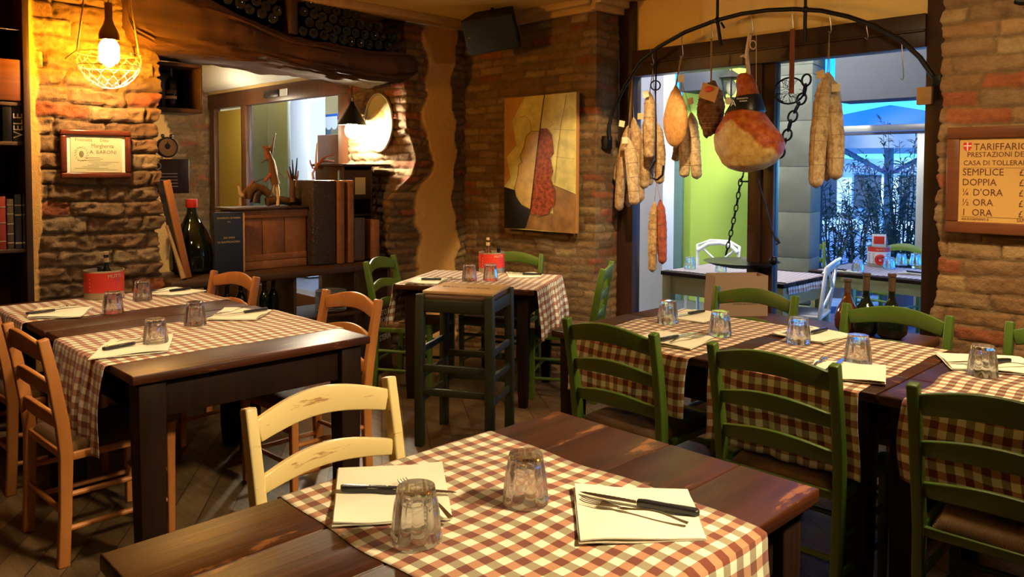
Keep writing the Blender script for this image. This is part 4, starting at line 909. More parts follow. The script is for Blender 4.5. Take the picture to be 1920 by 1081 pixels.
# wine rack and little cabinet fixed to the back of the pier
WR = thing('wine_rack', 'dark hanging wine rack under the left end of the timber beam', 'shelf', (-5.62, 1.99, 0))
def wrb(name, lo, hi, mat=M['darkwood_y']):
    b = MB(); b.box([(a+c)/2-o_ for a, c, o_ in zip(lo, hi, (-5.62, 1.99, 0))], [c-a for a, c in zip(lo, hi)]); return b.build(name, mat, WR, bevel=.003)
wz0 = aX(340, 203, -5.5).z; wz1 = aX(340, 122, -5.5).z
wrb('shelf', (-5.78, 1.98, wz0-.03), (-5.48, 2.33, wz0)); wrb('shelf', (-5.78, 1.98, wz1-.012), (-5.48, 2.33, wz1+.01)); wrb('side', (-5.78, 2.315, wz0), (-5.48, 2.33, wz1)); wrb('back', (-5.79, 1.98, wz0), (-5.78, 2.33, 2.24), M['bkblack'])
for y, lb in ((2.05, 'wine bottle with a cream band, left on the hanging rack'), (2.15, 'wine bottle with a cream band, right on the hanging rack')):
    w_ = wine(-5.58, y, wz0+.001, lb, h=.275); b = MB(); b.lathe([(.0388, .065), (.0388, .085)], n=24); b.build('label_band', M['label'], w_, smooth=1.0)
    b = MB(); b.lathe([(.0388, .1), (.0388, .125)], n=24); b.build('crest', M['bkbrown'], w_, smooth=1.0)
RD = thing('old_radio', 'small dark old radio hung behind the brick pier', 'radio', (-5.7, 2.13, 0))
rz0 = aX(350, 362, -5.6).z; rz1 = aX(350, 298, -5.6).z
b = MB(); b.box((0, 0, (rz0+rz1)/2), (.2, .3, rz1-rz0)); bd_ = b.build('case', M['darkwood'], RD, bevel=.006)
b = MB()
for k in range(5): b.box((.102, 0, rz0+.05+.022*k), (.004, .13, .006))
b.build('grille_slat', M['steel'], RD); b = MB(); b.tube([(.104, -.07+.022*math.cos(q), rz1-.05+.022*math.sin(q)) for q in np.linspace(0, 2*PI, 20)], .003, 6); b.build('dial', M['tin'], RD)
CK = thing('alarm_clock', 'small round alarm clock with cream face on top of the radio', 'clock', (-5.66, 2.15, rz1+.003))
RX = Matrix.Rotation(PI/2, 3, 'Y'); b = MB(); b.lathe([(.0001, -.03), (.07, -.03), (.074, 0), (.072, .012), (.062, .014)], (0, 0, .078), 32, RX); b.build('case', M['black'], CK, smooth=.6)
b = MB(); b.lathe([(.0001, .008), (.063, .008)], (0, 0, .078), 32, RX); b.build('face', M['label'], CK); b = MB(); b.bar((.013, 0, .078), (.013, 0, .12), .006, .003); b.bar((.013, 0, .078), (.013, .02, .09), .006, .003); b.ball((.01, 0, .085), (.004, .018, .02)); b.build('hand', M['black'], CK)
b = MB(); b.ball((0, -.03, .158), .014); b.ball((0, .03, .158), .014); b.box((0, -.04, .006), (.03, .012, .012)); b.box((0, .04, .006), (.03, .012, .012)); b.build('bell', M['steel'], CK, smooth=True)
o = dup(pl0, (-5.62, 2.03, rz1+.004), tree=[], label='tiny steel dish beside the alarm clock'); del o['group']; o['category'] = 'dish'; o.scale = (.4, .4, 1.2)
# crate with white lettering on the floor
BG = thing('lettered_bag', 'black bag covered in white lettering on the floor by the green chair', 'bag', (-4.86, 3.36, 0), .5)
b = MB(); b.sweep([(0, 0, .0), (0, 0, .2), (0, 0, .5)], lambda q: [(a*.15*(1-.15*q), c*.06*(1-.5*q)) for a, c in ((-1, -1), (1, -1), (1, 1), (-1, 1))], side=(0, 1, 0)); bb = b.build('bag_body', M['black'], BG, bevel=.01)
lines = [('GUSTO E', 0, .42, .06, 'CENTER'), ('SAPORE', 0, .36, .065, 'CENTER'), ('DI PARMA', 0, .3, .055, 'CENTER'), ('OSTERIA', 0, .24, .06, 'CENTER')]
text_obj('lettering', lines, M['whiteink'], bb, plane_M((.066, 0, 0), (0, 1, 0), (-.06, 0, 1)), .001)
# ================================================================ second room behind the opening
def pl2(U, Z): return np.clip((.95+.12*np.sin(Z*6)+.08*np.sin(Z*13+1)-(4.0-U))/.03, -1, 1)*-1
brick_wall('wall_left', [(-9.2, .5), (-9.2, 4.05)], 0, CEIL, M['brick'], 41, step=.03, plaster=lambda U, Z: np.clip((3.02+.06*np.sin(Z*8)-U)/.02, 0, 1))
box_struct('wall_left', (-9.3, .4, 0), (-5.6, .5, CEIL), M['plaster'])
YD = 4.0
box_struct('wall_left', (-12.6, YD+.1, -.1), (-12.5, 9, 3.4), M['plaster'])  # added outer wall, keeps western sky light off the shutters
box_struct('wall_left', (-12.6, YD, -.1), (-9.2, YD+.1, 3.4), M['plaster'])  # added return wall closing the same gap to the sky
dr = thing('door_1', 'brown framed sliding glass door in the second room', 'door'); dr['kind'] = 'structure'
def dbx(name, lo, hi, mat=None): return fbox(name, lo, hi, mat or M['frame'], .004, dr)
M['frame2'] = wood('door_frame_wood', (.07, .026, .012), (.13, .05, .022), .35, 2, .8, .1)
F2 = M['frame2']
dbx('door_head', (-9.2, YD-.03, 2.2), (-6.15, YD+.06, 2.37), F2)
for px_, w in ((402, .12), (461, .12), (650, .2)):
    x = aY(px_, 250, YD).x; dbx('door_post', (x-w/2, YD-.03, 0), (x+w/2, YD+.05, 2.2), F2)
x1 = aY(461, 250, YD).x
dbx('bottom_rail', (-9.2, YD, 0), (-6.15, YD+.04, .25), F2)
b = MB(); b.box(((-9.1+x1)/2, YD+.03, 1.2), (abs(-9.1-x1), .012, 1.95)); b.build('frosted_pane', plain('frosted_yellow_glass', (.45, .34, .06), .25), dr)
b = MB(); b.box(((x1-6.2)/2, YD+.01, 1.2), (abs(x1+6.2), .006, 1.95)); b.build('pane', glassm('door_glass', (.97, .98, 1), 0, 1.0), dr)
b = MB(); b.box((-7.6, YD-.045, 2.28), (.3, .03, .07)); sn = b.build('door_sensor', M['black'], dr, bevel=.004); b = MB(); b.box((-7.36, YD-.04, 2.28), (.14, .012, .07)); st_ = b.build('sticker', M['white'], dr)
box_struct('wall_back', (-9.2, YD-.02, 2.37), (-6.1, YD+.1, CEIL), M['plaster'])
# white air curtain above the door
b = MB(); pr = [(0, 0), (.06, -.01), (.16, .05), (.22, .14), (.24, .24), (.2, .33), (0, .36)]
Mx = Matrix(((0, 0, 1, -9.1), (-1, 0, 0, YD-.04), (0, 1, 0, 2.4), (0, 0, 0, 1))); b.prism(pr, 2.75, Mx); o = b.build('air_curtain', plain('white_plastic', (.8, .78, .7), .5), bevel=.012); tag(o, 'long white curved air curtain above the sliding door', 'air curtain')
# outside that door
def obox(name, label, cat, lo, hi, mat, bevel=.006, kind=None):
    b = MB(); c = [(a+q)/2 for a, q in zip(lo, hi)]; b.box((0, 0, (hi[2]-lo[2])/2), [q-a for a, q in zip(lo, hi)]); o = b.build(name, mat, bevel=bevel); o.location = (c[0], c[1], lo[2])
    if kind: o['kind'] = kind
    else: tag(o, label, cat)
    return o
def X_(px, y): return aY(px, 250, y).x
M['grey'] = plain('grey_panel', (.22, .25, .2), .5); M['brightwhite'] = plain('white_render', (.85, .88, .88), .8, bump=.1, nscale=60)
obox('grey_shutter', 'tall grey-green shutter seen through the sliding door, left half', 'shutter', (X_(466, 4.7), 4.7, -.1), (X_(500, 4.7)-.01, 4.75, 2.5), M['grey'])
obox('grey_shutter', 'tall grey-green shutter seen through the sliding door, beside the white column', 'shutter', (X_(501, 4.7), 4.7, -.1), (X_(538, 4.7), 4.75, 2.5), M['grey'])
obox('white_column', 'brightly lit white column seen through the sliding door', 'column', (X_(540, 6.0), 6.0, -.1), (X_(577, 6.0), 6.3, 3.2), M['brightwhite'])
obox('wooden_screen', 'brown wooden screen outside the sliding door', 'screen', (X_(588, 4.9), 4.95, -.1), (X_(668, 4.9), 5.0, aY(620, 252, 4.95).z), M['shelfwood'])
t = thing('blue_awning', 'blue awning with white scalloped edge outside the sliding door', 'awning', (X_(579, 6.9), 6.9, 2.3)); z1_ = aY(600, 220, 6.9).z
M['bluecanvas'] = plain('blue_canvas', (.02, .14, .6), .7); xa, xb_ = X_(579, 6.9), X_(648, 6.9)
b = MB(); b.bar((0, .1, z1_-2.3+.0), (xb_-xa, .1, z1_-2.3), .5, .04); b.build('canvas', M['bluecanvas'], t)
b = MB(); n_ = 7; w_ = (xb_-xa)/n_
for k in range(n_): b.prism([(k*w_, 0), (k*w_+w_, 0), (k*w_+w_, -.16), (k*w_+w_*.75, -.2), (k*w_+w_*.5, -.21), (k*w_+w_*.25, -.2), (k*w_, -.16)], .01, Matrix(((1, 0, 0, 0), (0, 0, 1, -.16), (0, 1, 0, z1_-2.3-.02), (0, 0, 0, 1))))
b.build('scalloped_edge', M['brightwhite'], t)
b = MB(); b.box((.1, .3, (z1_-.1)/2-2.3), (.08, .08, z1_+.1)); b.build('post', M['grey'], t)
# oval mirror on the reveal
MR = thing('oval_mirror', 'oval glass-framed sign on the lit stone wall behind the cone lamp', 'mirror', (-5.66, 3.935, 1.905))
b = MB(); b.tube([(.2*math.cos(q), 0, .245*math.sin(q)) for q in np.linspace(0, 2*PI, 48)[:-1]], .012, 8, closed=True); b.build('frame', M['tin'], MR, smooth=True)
b = MB(); b.lathe([(.0001, 0), (.19, 0), (.19, .012), (.14, .016), (.0001, .018)], (0, .01, 0), 48, Matrix.Rotation(PI/2, 3, 'X') ); 
for i, v in enumerate(b.v): b.v[i] = (v[0], v[1], v[2]*1.24)
b.build('disc', plain('pale_enamel', (.55, .5, .3), .15), MR, smooth=.6)
b = MB(); b.ball((0, -.01, .02), (.1, .004, .09)); b.build('emblem', plain('gilt', (.6, .42, .1), .35), MR, smooth=True)
# ================================================================ lamps in view
L1 = Vector((-4.95, 1.557, 0)); zc = aX(203, 85, -4.95).z
PL = thing('bottle_pendant', 'pendant lamp made of a cut wine bottle in a wire basket before the brick pier', 'lamp', (L1.x, L1.y, zc))
b = MB(); b.lathe([(.0001, .245), (.02, .245), (.021, .24), (.021, .15), (.03, .12), (.05, .08), (.056, .06), (.056, .03), (.05, .03), (.0001, .035)], n=28); b.build('bottle_neck', M['brownglass'], PL, smooth=.6)
b = MB(); b.lathe([(.056, .03), (.056, -.11), (.053, -.11), (.053, .03)], n=28); b.build('bottle_glass', thin_glass('amber_glass', (1, .72, .18), .12, .05, 1.3), PL, smooth=.6)
b = MB(); b.ball((0, 0, -.04), (.048, .048, .085), 16, 12); b.build('bulb', plain('bulb_glow', (1, .8, .4), .5, 0, None, 0, 0) if False else plain('lamp_bulb', (1, .9, .6), .5, emit=(1, .81, .48), es=640), PL, smooth=True)
b = MB()
def ringp(r, z, n=36, j=0): return [(r*math.cos(q), r*math.sin(q), z+j*math.sin(3*q)) for q in np.linspace(0, 2*PI, n+1)[:-1]]
rows = [(.165, -.05), (.172, -.09), (.16, -.14), (.13, -.19), (.09, -.225), (.045, -.245)]
nn_ = [14, 14, 14, 14, 10, 6]
b.tube(ringp(.168, -.05), .0022, 6, closed=True); b.tube(ringp(.165, -.125, j=.004), .003, 6, closed=True)
for i in range(len(rows)-1):
    r0, z0 = rows[i]; r1, z1 = rows[i+1]; n0 = nn_[i]
    for k in range(n0):
        a0 = 2*PI*(k+.5*(i % 2))/n0
        for s in (-.5, .5):
            a1 = a0+s*2*PI/n0*.9; am = a0+s*.5*2*PI/n0
            pts = [(r0*math.cos(a0), r0*math.sin(a0), z0), (lerp(r0, r1, .35)*math.cos(a0), lerp(r0, r1, .35)*math.sin(a0), lerp(z0, z1, .35)), (r1*math.cos(a1), r1*math.sin(a1), z1)]
            b.tube(pts, .0018, 5)
b.tube(ringp(.045, -.245, 12), .002, 5, closed=True); b.build('wire_basket', M['wire'], PL, smooth=True)
b = MB(); top = Vector((0, 0, CEIL-zc))
for y_, z_ in ((-.17, -.045), (.17, -.055)): b.tube([(0, y_, z_), (0, y_*.8, .2), (0, y_*.62, CEIL-zc)], .005, 6)
b.tube([(0, -.23, -.1), (0, -.17, -.045), (0, 0, -.05), (0, .17, -.055), (0, .19, -.06)], .005, 6); b.tube([(0, 0, .24), (0, 0, CEIL-zc)], .004, 6); b.build('rope', M['rope'], PL, smooth=True)
L2 = Vector((-5.8, 3.76)); zc2 = aY(668, 205, 3.76).z
CL = thing('cone_pendant', 'small dark conical pendant lamp with glaring bulb by the lit stone wall', 'lamp', (L2.x, L2.y, zc2))
b = MB(); b.lathe([(.014, .07), (.02, .045), (.105, -.12), (.108, -.13), (.1, -.128), (.016, .035), (.0001, .035)], n=32); b.v = [(x*1.15, y*1.15, z) for x, y, z in b.v]; b.build('lamp_shade', M['iron'], CL, smooth=.6)
b = MB(); b.tube([(.022*math.cos(q), 0, .09+.022*math.sin(q)) for q in np.linspace(0, 2*PI, 16)[:-1]], .004, 6, closed=True)
z = .12
while zc2+z < CEIL-.02:
    b.tube([(.008*math.cos(q) if int(z*50) % 2 else 0, 0 if int(z*50) % 2 else .008*math.cos(q), z+.014*math.sin(q)) for q in np.linspace(0, 2*PI, 10)[:-1]], .0025, 5, closed=True); z += .022
b.build('chain', M['iron'], CL, smooth=True)
b = MB(); b.ball((0, 0, -.175), (.062, .062, .07), 16, 12); b.build('bulb', plain('lamp_bulb_white', (1, .95, .8), .5, emit=(1, .86, .6), es=800), CL, smooth=True)
# ================================================================ painting of a violin
PT = thing('violin_painting', 'frameless abstract canvas of a split violin on the brick wall', 'painting', (-4.32, 4.545, 1.555))
PWd, PHt = .78, 1.07
b = MB(); b.box((0, 0, 0), (PWd, .04, PHt)); cv = b.build('canvas', plain('canvas_edge', (.45, .2, .05), .7), PT, bevel=.003)
def pq(x, y):
    u = (x-95)/475.; v = (y-lerp(98, 55, u))/lerp(892, 955, u); return (-PWd/2+u*PWd, PHt/2-v*PHt)
def pshape(name, pts, mat, lift, sm=True):
    pp = [pq(*p) for p in pts]; pp = [(max(-PWd/2, min(PWd/2, a)), max(-PHt/2, min(PHt/2, c))) for a, c in pp]
    b = MB(); Mt = Matrix(((1, 0, 0, 0), (0, 0, -1, -.02), (0, 1, 0, 0), (0, 0, 0, 1))); b.prism(pp, lift, Mt); return b.build(name, mat, PT)
def pm(name, c, n=.3, sc_=12, r=.35): return plain(name, c, r, noise=n, nscale=sc_, bump=.5)
pshape('painted_ground', [(95, 98), (570, 55), (570, 1010), (95, 990)], pm('olive_paint', (.52, .42, .11), .4, 9), .002)
pshape('painted_ground', [(95, 98), (240, 84), (150, 250), (180, 420), (110, 500), (140, 640), (95, 700)], pm('ochre_paint', (.4, .18, .03), .2, 7), .0026)
pshape('painted_corner', [(95, 705), (170, 725), (290, 850), (240, 990), (95, 990)], pm('black_paint', (.008, .006, .004), .1), .003)
pshape('painted_corner', [(425, 680), (570, 742), (570, 1010), (240, 990), (285, 850), (430, 880)], pm('umber_paint', (.22, .1, .025), .5, 9), .003)
pshape('violin_half', [(285, 320), (335, 315), (285, 855), (215, 820), (178, 760), (172, 700), (195, 620), (200, 545), (228, 530), (210, 480), (235, 420), (245, 360)], pm('tan_violin', (.45, .27, .06), .25, 16), .0045)
pshape('violin_half', [(345, 300), (385, 300), (415, 340), (428, 400), (432, 470), (412, 500), (415, 550), (430, 590), (415, 640), (440, 720), (440, 800), (410, 870), (350, 900), (275, 880), (300, 650), (330, 450)], pm('red_violin', (.24, .05, .018), .7, 34, .22), .0045)
def pline(pts, w, mat=M['bkblack']):
    b = MB(); b.tube([(pq(*p)[0], -.0255, pq(*p)[1]) for p in pts], w, 5); b.build('painted_line', mat, PT, smooth=True)
pline([(372, 72), (355, 200), (340, 330), (320, 500), (300, 680), (283, 850), (245, 985)], .0032)
pline([(512, 70), (495, 190), (480, 260), (455, 480), (440, 670)], .0014); pline([(345, 318), (285, 320), (250, 360), (235, 430), (208, 490), (222, 535), (200, 548), (192, 630), (170, 710), (185, 780), (230, 835), (280, 855)], .0022, M['bkbrown'])
pline([(385, 300), (420, 345), (432, 470), (412, 500), (428, 590), (412, 650), (445, 730), (440, 810), (400, 885), (340, 900), (275, 885)], .0022, M['bkbrown']); pline([(205, 230), (240, 215), (275, 245), (285, 310)], .0013, M['bkbrown']); pline([(360, 180), (385, 175), (372, 215), (430, 270), (400, 290)], .0018, M['label'])
pline([(420, 680), (500, 712), (568, 742)], .0015); pline([(430, 305), (568, 312)], .001, M['bkbrown']); pline([(440, 490), (565, 505)], .001, M['bkbrown'])
# ================================================================ loudspeaker under the ceiling
SP = thing('loudspeaker', 'black loudspeaker mounted under the ceiling near the corner', 'speaker', aY(926, 57, 4.25))
SPK = plain('speaker_black', (.008, .008, .009), .6)
SP.rotation_euler = (math.radians(26), math.radians(-6), math.radians(28)); SPK.node_tree.nodes['Principled BSDF'].inputs['Specular IOR Level'].default_value = .15
b = MB(); b.prism([(-.215, -.11), (.215, -.11), (.16, .12), (-.16, .12)], .28, Matrix(((1, 0, 0, 0), (0, 1, 0, 0), (0, 0, 1, -.14), (0, 0, 0, 1)))); b.build('cabinet', SPK, SP, bevel=.01)
b = MB(); b.box((0, -.113, 0), (.41, .012, .26)); gr = b.build('grille', plain('speaker_grille', (.006, .006, .006), .9, bump=.5, nscale=400), SP, bevel=.004); b = MB(); b.ball((-.17, -.12, -.0), (.012, .003, .006)); b.build('badge', M['steel'], gr)
b = MB(); b.tube([(0, .05, .12), (0, .09, .15)], .015, 8); b.build('bracket', M['iron'], SP)
# ================================================================ iron hoop and hanging meats
YH = 4.7
def H4(px, py, y=YH): return aY(px, py, y)
HR = thing('iron_hanging_hoop', 'arched black iron hoop with hooks hung across the window', 'rack', H4(1470, 20))
hb = HR.location.copy()
pts = [(1143, 262), (1142, 235), (1150, 205), (1172, 160), (1200, 115), (1235, 88), (1285, 60), (1340, 39), (1390, 26), (1440, 19), (1490, 17), (1540, 20), (1590, 31), (1640, 48), (1690, 75), (1725, 108), (1752, 147)]
b = MB(); L = [H4(*p)-hb for p in pts]; b.tube(L, .014, 10); b.build('arch', M['iron'], HR, smooth=True)
b = MB(); q = H4(1750, 152)-hb; b.box(q+Vector((.02, .03, 0)), (.05, .1, .06)); b.build('wall_bracket', M['iron'], HR, bevel=.004); b = MB(); q = H4(1141, 262)-hb; b.box(q+Vector((-.02, 0, -.02)), (.06, .07, .1)); b.build('wall_bracket', M['iron'], HR, bevel=.004)
for px in (1510, 1345):
    b = MB(); p0 = H4(px, 18 if px == 1510 else 38)-hb; b.tube([p0, p0+Vector((0, 0, -.2)) if px == 1510 else p0+Vector((.03, .0, -.17))], .012, 8); b.tube([p0, (p0.x, p0.y, CEIL-hb.z)], .01, 8); b.ball(p0, .022); b.build('support_rod', M['iron'], HR, smooth=True)
b = MB(); b.tube([H4(1352, 42)-hb, H4(1358, 52)-hb], .008, 6); b.build('stub', M['iron'], HR)
M['hook'] = plain('hook_wire', (.5, .42, .35), .3, .9)
def arch_y(px): return np.interp(px, [p[0] for p in pts[3:]], [p[1] for p in pts[3:]])
def hook(px, py_end, bend=5):
    b = MB(); y0_ = arch_y(px)-4; b.tube([H4(px-3, y0_+5), H4(px-2, y0_-1), H4(px+2, y0_+2), H4(px+1, y0_+14), H4(px+4, py_end-6), H4(px+2, py_end), H4(px-2, py_end-3)], .0035, 6)
    o = b.build('butcher_hook', M['hook'], smooth=True)
    c = sum((Vector(v.co) for v in o.data.vertices), Vector())/len(o.data.vertices)
    for v in o.data.vertices: v.co -= c
    o.location = c; return o
for px, e, lb in ((1222, 122, 'steel hook holding the second salami bunch'), (1277, 108, 'steel hook above the flat tan cured ham'), (1333, 75, 'steel hook above the dark oval salume'), (1408, 66, 'steel hook above the big ham'), (1484, 58, 'steel hook above the rusty strap'), (1555, 62, 'steel hook above the pair of long salami'), (1624, 74, 'empty steel hook on the right part of the hoop'), (1690, 150, 'long empty steel hook at the right end of the hoop')):
    tag(hook(px, e), lb, 'hook', 'butcher hooks')
def salmat(name, c1, c2, c3):
    t = NT(name); f = t.noise(t.coords((1, 1, 1)), 26, 6, .7); g = t.noise(t.coords((1, 1, .4)), 90, 4, .6)
    c = t.ramp(f, [(.32, c1), (.5, c2), (.68, c3)]); c = t.mix(.4, c, t.ramp(g, [(.35, (.5, .4, .3)), (.6, (1, 1, 1))]), 'MULTIPLY'); t.base(c); t.rough(.75); t.bump(g, .5, .006); return t.m
M['salami'] = salmat('salami_rind', (.22, .1, .035), (.45, .27, .11), (.62, .46, .26)); M['salamired'] = salmat('red_sausage', (.2, .03, .012), (.33, .06, .02), (.4, .12, .05)); M['salamipale'] = salmat('pale_salami', (.3, .17, .07), (.56, .38, .18), (.7, .55, .33))
M['tagcard'] = plain('card_tag', (.6, .42, .16), .7); M['tagcream'] = plain('cream_tag', (.7, .62, .4), .7)
SEED = [0]
def salame(label, pl, rpx, mat=None, dy=0, string=None, grp='hanging salami', cat='salami', rings=14, tagp=None, name='salami'):
    """pl: pixel path top to bottom at depth YH+dy ; rpx max radius in photo pixels (one pixel is 3.7 mm there)"""
    SEED[0] += 1; sd = SEED[0]; y = YH+dy; base = H4(*pl[0], y); t = thing(name, label, cat, base, 0, grp)
    P3 = [H4(*p, y)-base for p in pl]; seg = [0]
    for a, c in zip(P3, P3[1:]): seg.append(seg[-1]+(c-a).length)
    n = 34; pts = []; rr = []; R = rpx*.0037
    for i in range(n+1):
        s = i/n; d = s*seg[-1]; k = max(j for j in range(len(seg)-1) if seg[j] <= d+1e-6); f = (d-seg[k])/(seg[k+1]-seg[k]); pts.append(P3[k].lerp(P3[k+1], min(1, f)))
        e = min(1, (s/.16)**.6 if s < .16 else 1, ((1-s)/.05)**.5 if s > .95 else 1); rr.append(max(.004, R*e*(.86+.14*math.sin(PI*min(1, s*1.1)))*(1+.035*math.sin(s*rings*2*PI)+.05*mnoise.noise(Vector((sd, s*7, 0))))))
    b = MB(); b.tube(pts, rr, 16)
    for i, v in enumerate(b.v): p = Vector(v); g = .0035*mnoise.noise(p*55+Vector((sd*3, 0, 0))); c = pts[i//16]; d = (p-c); b.v[i] = tuple(p+d.normalized()*g if d.length > 0 else p)
    b.build('casing', mat or M['salami'], t, smooth=1.4)
    # netting twine
    b = MB()
    for k in range(3 if rpx < 11 else 4):
        s = int(n*(.2+.2*k)); ring = []
        tt = (pts[s+1]-pts[s-1]).normalized(); a_ = tt.cross(Vector((0, 1, 0))).normalized(); c_ = tt.cross(a_)
        b.tube([pts[s]+(a_*math.cos(q)+c_*math.sin(q))*(rr[s]+.0015) for q in np.linspace(0, 2*PI, 16)[:-1]], .0012, 4, closed=True)
    b.tube([pts[s]+Vector((0, -rr[s]-.002, 0)) for s in range(3, n-1, 2)], .0012, 4)
    if string: b.tube([Vector((0, 0, 0)), H4(*string, y)-base], .002, 5)
    b.build('twine', M['rope'], t, smooth=True)
    if tagp:
        q = H4(*tagp, y-R)-base-Vector((0, .02, 0)); b = MB(); b.box(q, (.05, .002, .045), Matrix.Rotation(.2*(sd % 3-1), 3, 'Y')); b.build('paper_tag', M['tagcard'] if sd % 2 else M['tagcream'], t)
    return t
S = salame
# left bunch, four, on a cord from the frame
S('salami at the back left of the leftmost bunch', [(1182, 245), (1165, 300), (1155, 340)], 10, dy=.08, string=(1185, 150))
S('lowest salami of the leftmost bunch, its end below the others', [(1178, 235), (1168, 300), (1163, 350), (1160, 396)], 11, string=(1185, 150), tagp=(1169, 232))
S('salami between the two front ones of the leftmost bunch', [(1183, 240), (1180, 320), (1178, 388)], 9, dy=.06, string=(1185, 150))
S('front salami of the leftmost bunch with a paper tag at its top', [(1178, 258), (1185, 310), (1190, 385)], 12, dy=-.09, string=(1185, 150), tagp=(1175, 263), mat=M['salamipale'])
S('salami at the right of the leftmost bunch', [(1188, 220), (1196, 280), (1200, 380)], 11, dy=.0, string=(1185, 150))
# second bunch
S('short high salami in the second bunch with a tag', [(1218, 172), (1218, 230), (1217, 298)], 11, dy=-.1, string=(1224, 128), tagp=(1214, 177))
S('left salami of the second bunch', [(1214, 215), (1210, 290), (1208, 354)], 11, dy=0, string=(1224, 128), tagp=(1204, 218))
S('rear salami of the second bunch, partly hidden', [(1226, 235), (1222, 300), (1218, 348)], 8, dy=.09, string=(1224, 128))
S('right salami of the second bunch beside the iron hook rod', [(1232, 230), (1238, 290), (1236, 345)], 11, dy=.04, string=(1224, 128))
# third bunch behind the flat ham
S('salami behind the flat tan ham, left and short', [(1275, 250), (1270, 285), (1265, 302)], 9, dy=.1, string=(1277, 150))
S('salami behind the flat tan ham, middle', [(1284, 220), (1284, 280), (1283, 333)], 11, dy=.05, string=(1277, 150), mat=M['salamipale'])
S('salami behind the flat tan ham, right and longest', [(1296, 210), (1302, 280), (1307, 336)], 11.5, dy=.09, string=(1277, 150), mat=M['salamipale'], tagp=(1297, 190))
# lower two
S('mottled long sausage hanging low in front of the white pillar', [(1227, 378), (1224, 430), (1223, 510)], 9.5, string=(1231, 340), grp='low hanging sausages', mat=M['salami'])
S('smooth red sausage hanging low beside the mottled one', [(1238, 374), (1241, 430), (1242, 495)], 9.5, dy=.02, mat=M['salamired'], string=(1231, 340), grp='low hanging sausages', rings=9)
# right pair
S('left one of the long pair of salami, before the column', [(1551, 135), (1541, 200), (1533, 280), (1530, 353)], 14, dy=-.02, string=(1555, 62), tagp=(1541, 140), mat=M['salamipale'], rings=20)
S('right one of the long pair of salami, with a white tag', [(1553, 135), (1562, 200), (1568, 270), (1566, 338)], 14, dy=.03, string=(1555, 62), tagp=(1570, 165), mat=M['salamipale'], rings=20)
S('short salami hidden between the long pair', [(1556, 180), (1552, 260), (1551, 340)], 8, dy=.12, string=(1555, 62))
# long iron hook rod with hook at the bottom, in the second bunch
b = MB(); b.tube([H4(*p) for p in [(1230, 93), (1230, 120)]]+[H4(*p, 4.58) for p in [(1230, 140), (1229, 175), (1230, 260), (1229, 300)]], .006, 6); b.tube([H4(*p, 4.55) for p in [(1229, 300), (1219, 318), (1222, 333), (1232, 337), (1242, 328), (1244, 310)]], .008, 6)
b.tube([H4(1229+9*math.cos(q), 160+9*math.sin(q), 4.55) for q in np.linspace(0, 2*PI, 14)[:-1]], .005, 6, closed=True)
o = b.build('iron_rod_hook', M['iron'], smooth=True); tag(o, 'long black iron rod ending in a double hook amid the second salami bunch', 'hook')
# flat tan ham (fiocco)
def blob(name, label, cat, cpx, hw, hh, depth, mat, shape, dy=0, string=None, nz=.004):
    c = H4(*cpx, YH+dy); t = thing(name, label, cat, c); K2 = .0037; b = MB(); n = 40; m = 30; vs = []
    for i in range(m+1):
        v = i/m; z = hh*K2*(1-2*v); w = shape(v)*hw*K2
        for k in range(n):
            q = 2*PI*k/n; p = Vector((w*math.cos(q), depth*shape(v)*math.sin(q)*(.6+.4*abs(math.cos(q*.5))), z)); g = nz*mnoise.noise(p*22)+nz*.5*mnoise.noise(p*60); vs.append(p*(1+g/max(.03, w)))
    b.add(vs, [(i*n+k, i*n+(k+1) % n, i*n+n+(k+1) % n, i*n+n+k) for i in range(m) for k in range(n)]+[tuple(range(n)), tuple(m*n+k for k in range(n))])
    b.build('meat', mat, t, smooth=1.4)
    if string: b = MB(); b.tube([Vector((0, 0, hh*K2)), H4(*string, YH+dy)-c], .0035, 6); b.tube([Vector((.006, 0, hh*K2)), H4(string[0]+2, string[1], YH+dy)-c], .003, 6); b.build('twine', M['rope'], t, smooth=True)
    return t, c
def egg(v): return max(.05, math.sin(PI*min(1, max(0, v)))**.5*(.55+.62*v-.17*v*v)) if 0 < v < 1 else .05
M['fiocco'] = salmat('tan_ham_rind', (.4, .16, .035), (.5, .22, .05), (.58, .3, .09)); M['culat'] = salmat('dark_netted_rind', (.09, .03, .012), (.2, .08, .028), (.33, .17, .07))
t, c = blob('cured_ham', 'flat tan egg-shaped cured ham hanging second from left', 'ham', (1266, 219), 31, 56, .07, M['fiocco'], lambda v: egg(v)*.98, dy=-.16, string=(1277, 105), nz=.002)
b = MB(); b.box(H4(1277, 147, YH-.2)-c, (.05, .002, .05)); b.build('paper_tag', M['tagcream'], t)
t, c = blob('netted_salume', 'dark netted oval salume with a brown card label', 'salume', (1332, 204), 26, 49, .085, M['culat'], lambda v: max(.05, math.sin(PI*min(.999, max(.001, v)))**.5), dy=-.05, string=(1333, 72), nz=.008)
cd = MB(); cd.box(H4(1329, 173, YH-.16)-c, (.13, .003, .1), Matrix.Rotation(.35, 3, 'Y')); cdo = cd.build('card_label', plain('kraft_card', (.55, .28, .08), .6), t)
b = MB(); cc = H4(1329, 167, YH-.165)-c; b.ball(cc, (.034, .003, .018)); b.build('oval_mark', M['red'], cdo, smooth=True)
b = MB()
for k in range(9):
    v = .14+.09*k; w = 26*.0037*math.sin(PI*v)**.5+.002; z = 49*.0037*(1-2*v); b.tube([(w*math.cos(q), .085*math.sin(PI*v)**.5*math.sin(q)*(.6+.4*abs(math.cos(q*.5)))-.002, z) for q in np.linspace(0, 2*PI, 26)[:-1]], .0022, 4, closed=True)
b.build('netting', M['rope'], t, smooth=True)
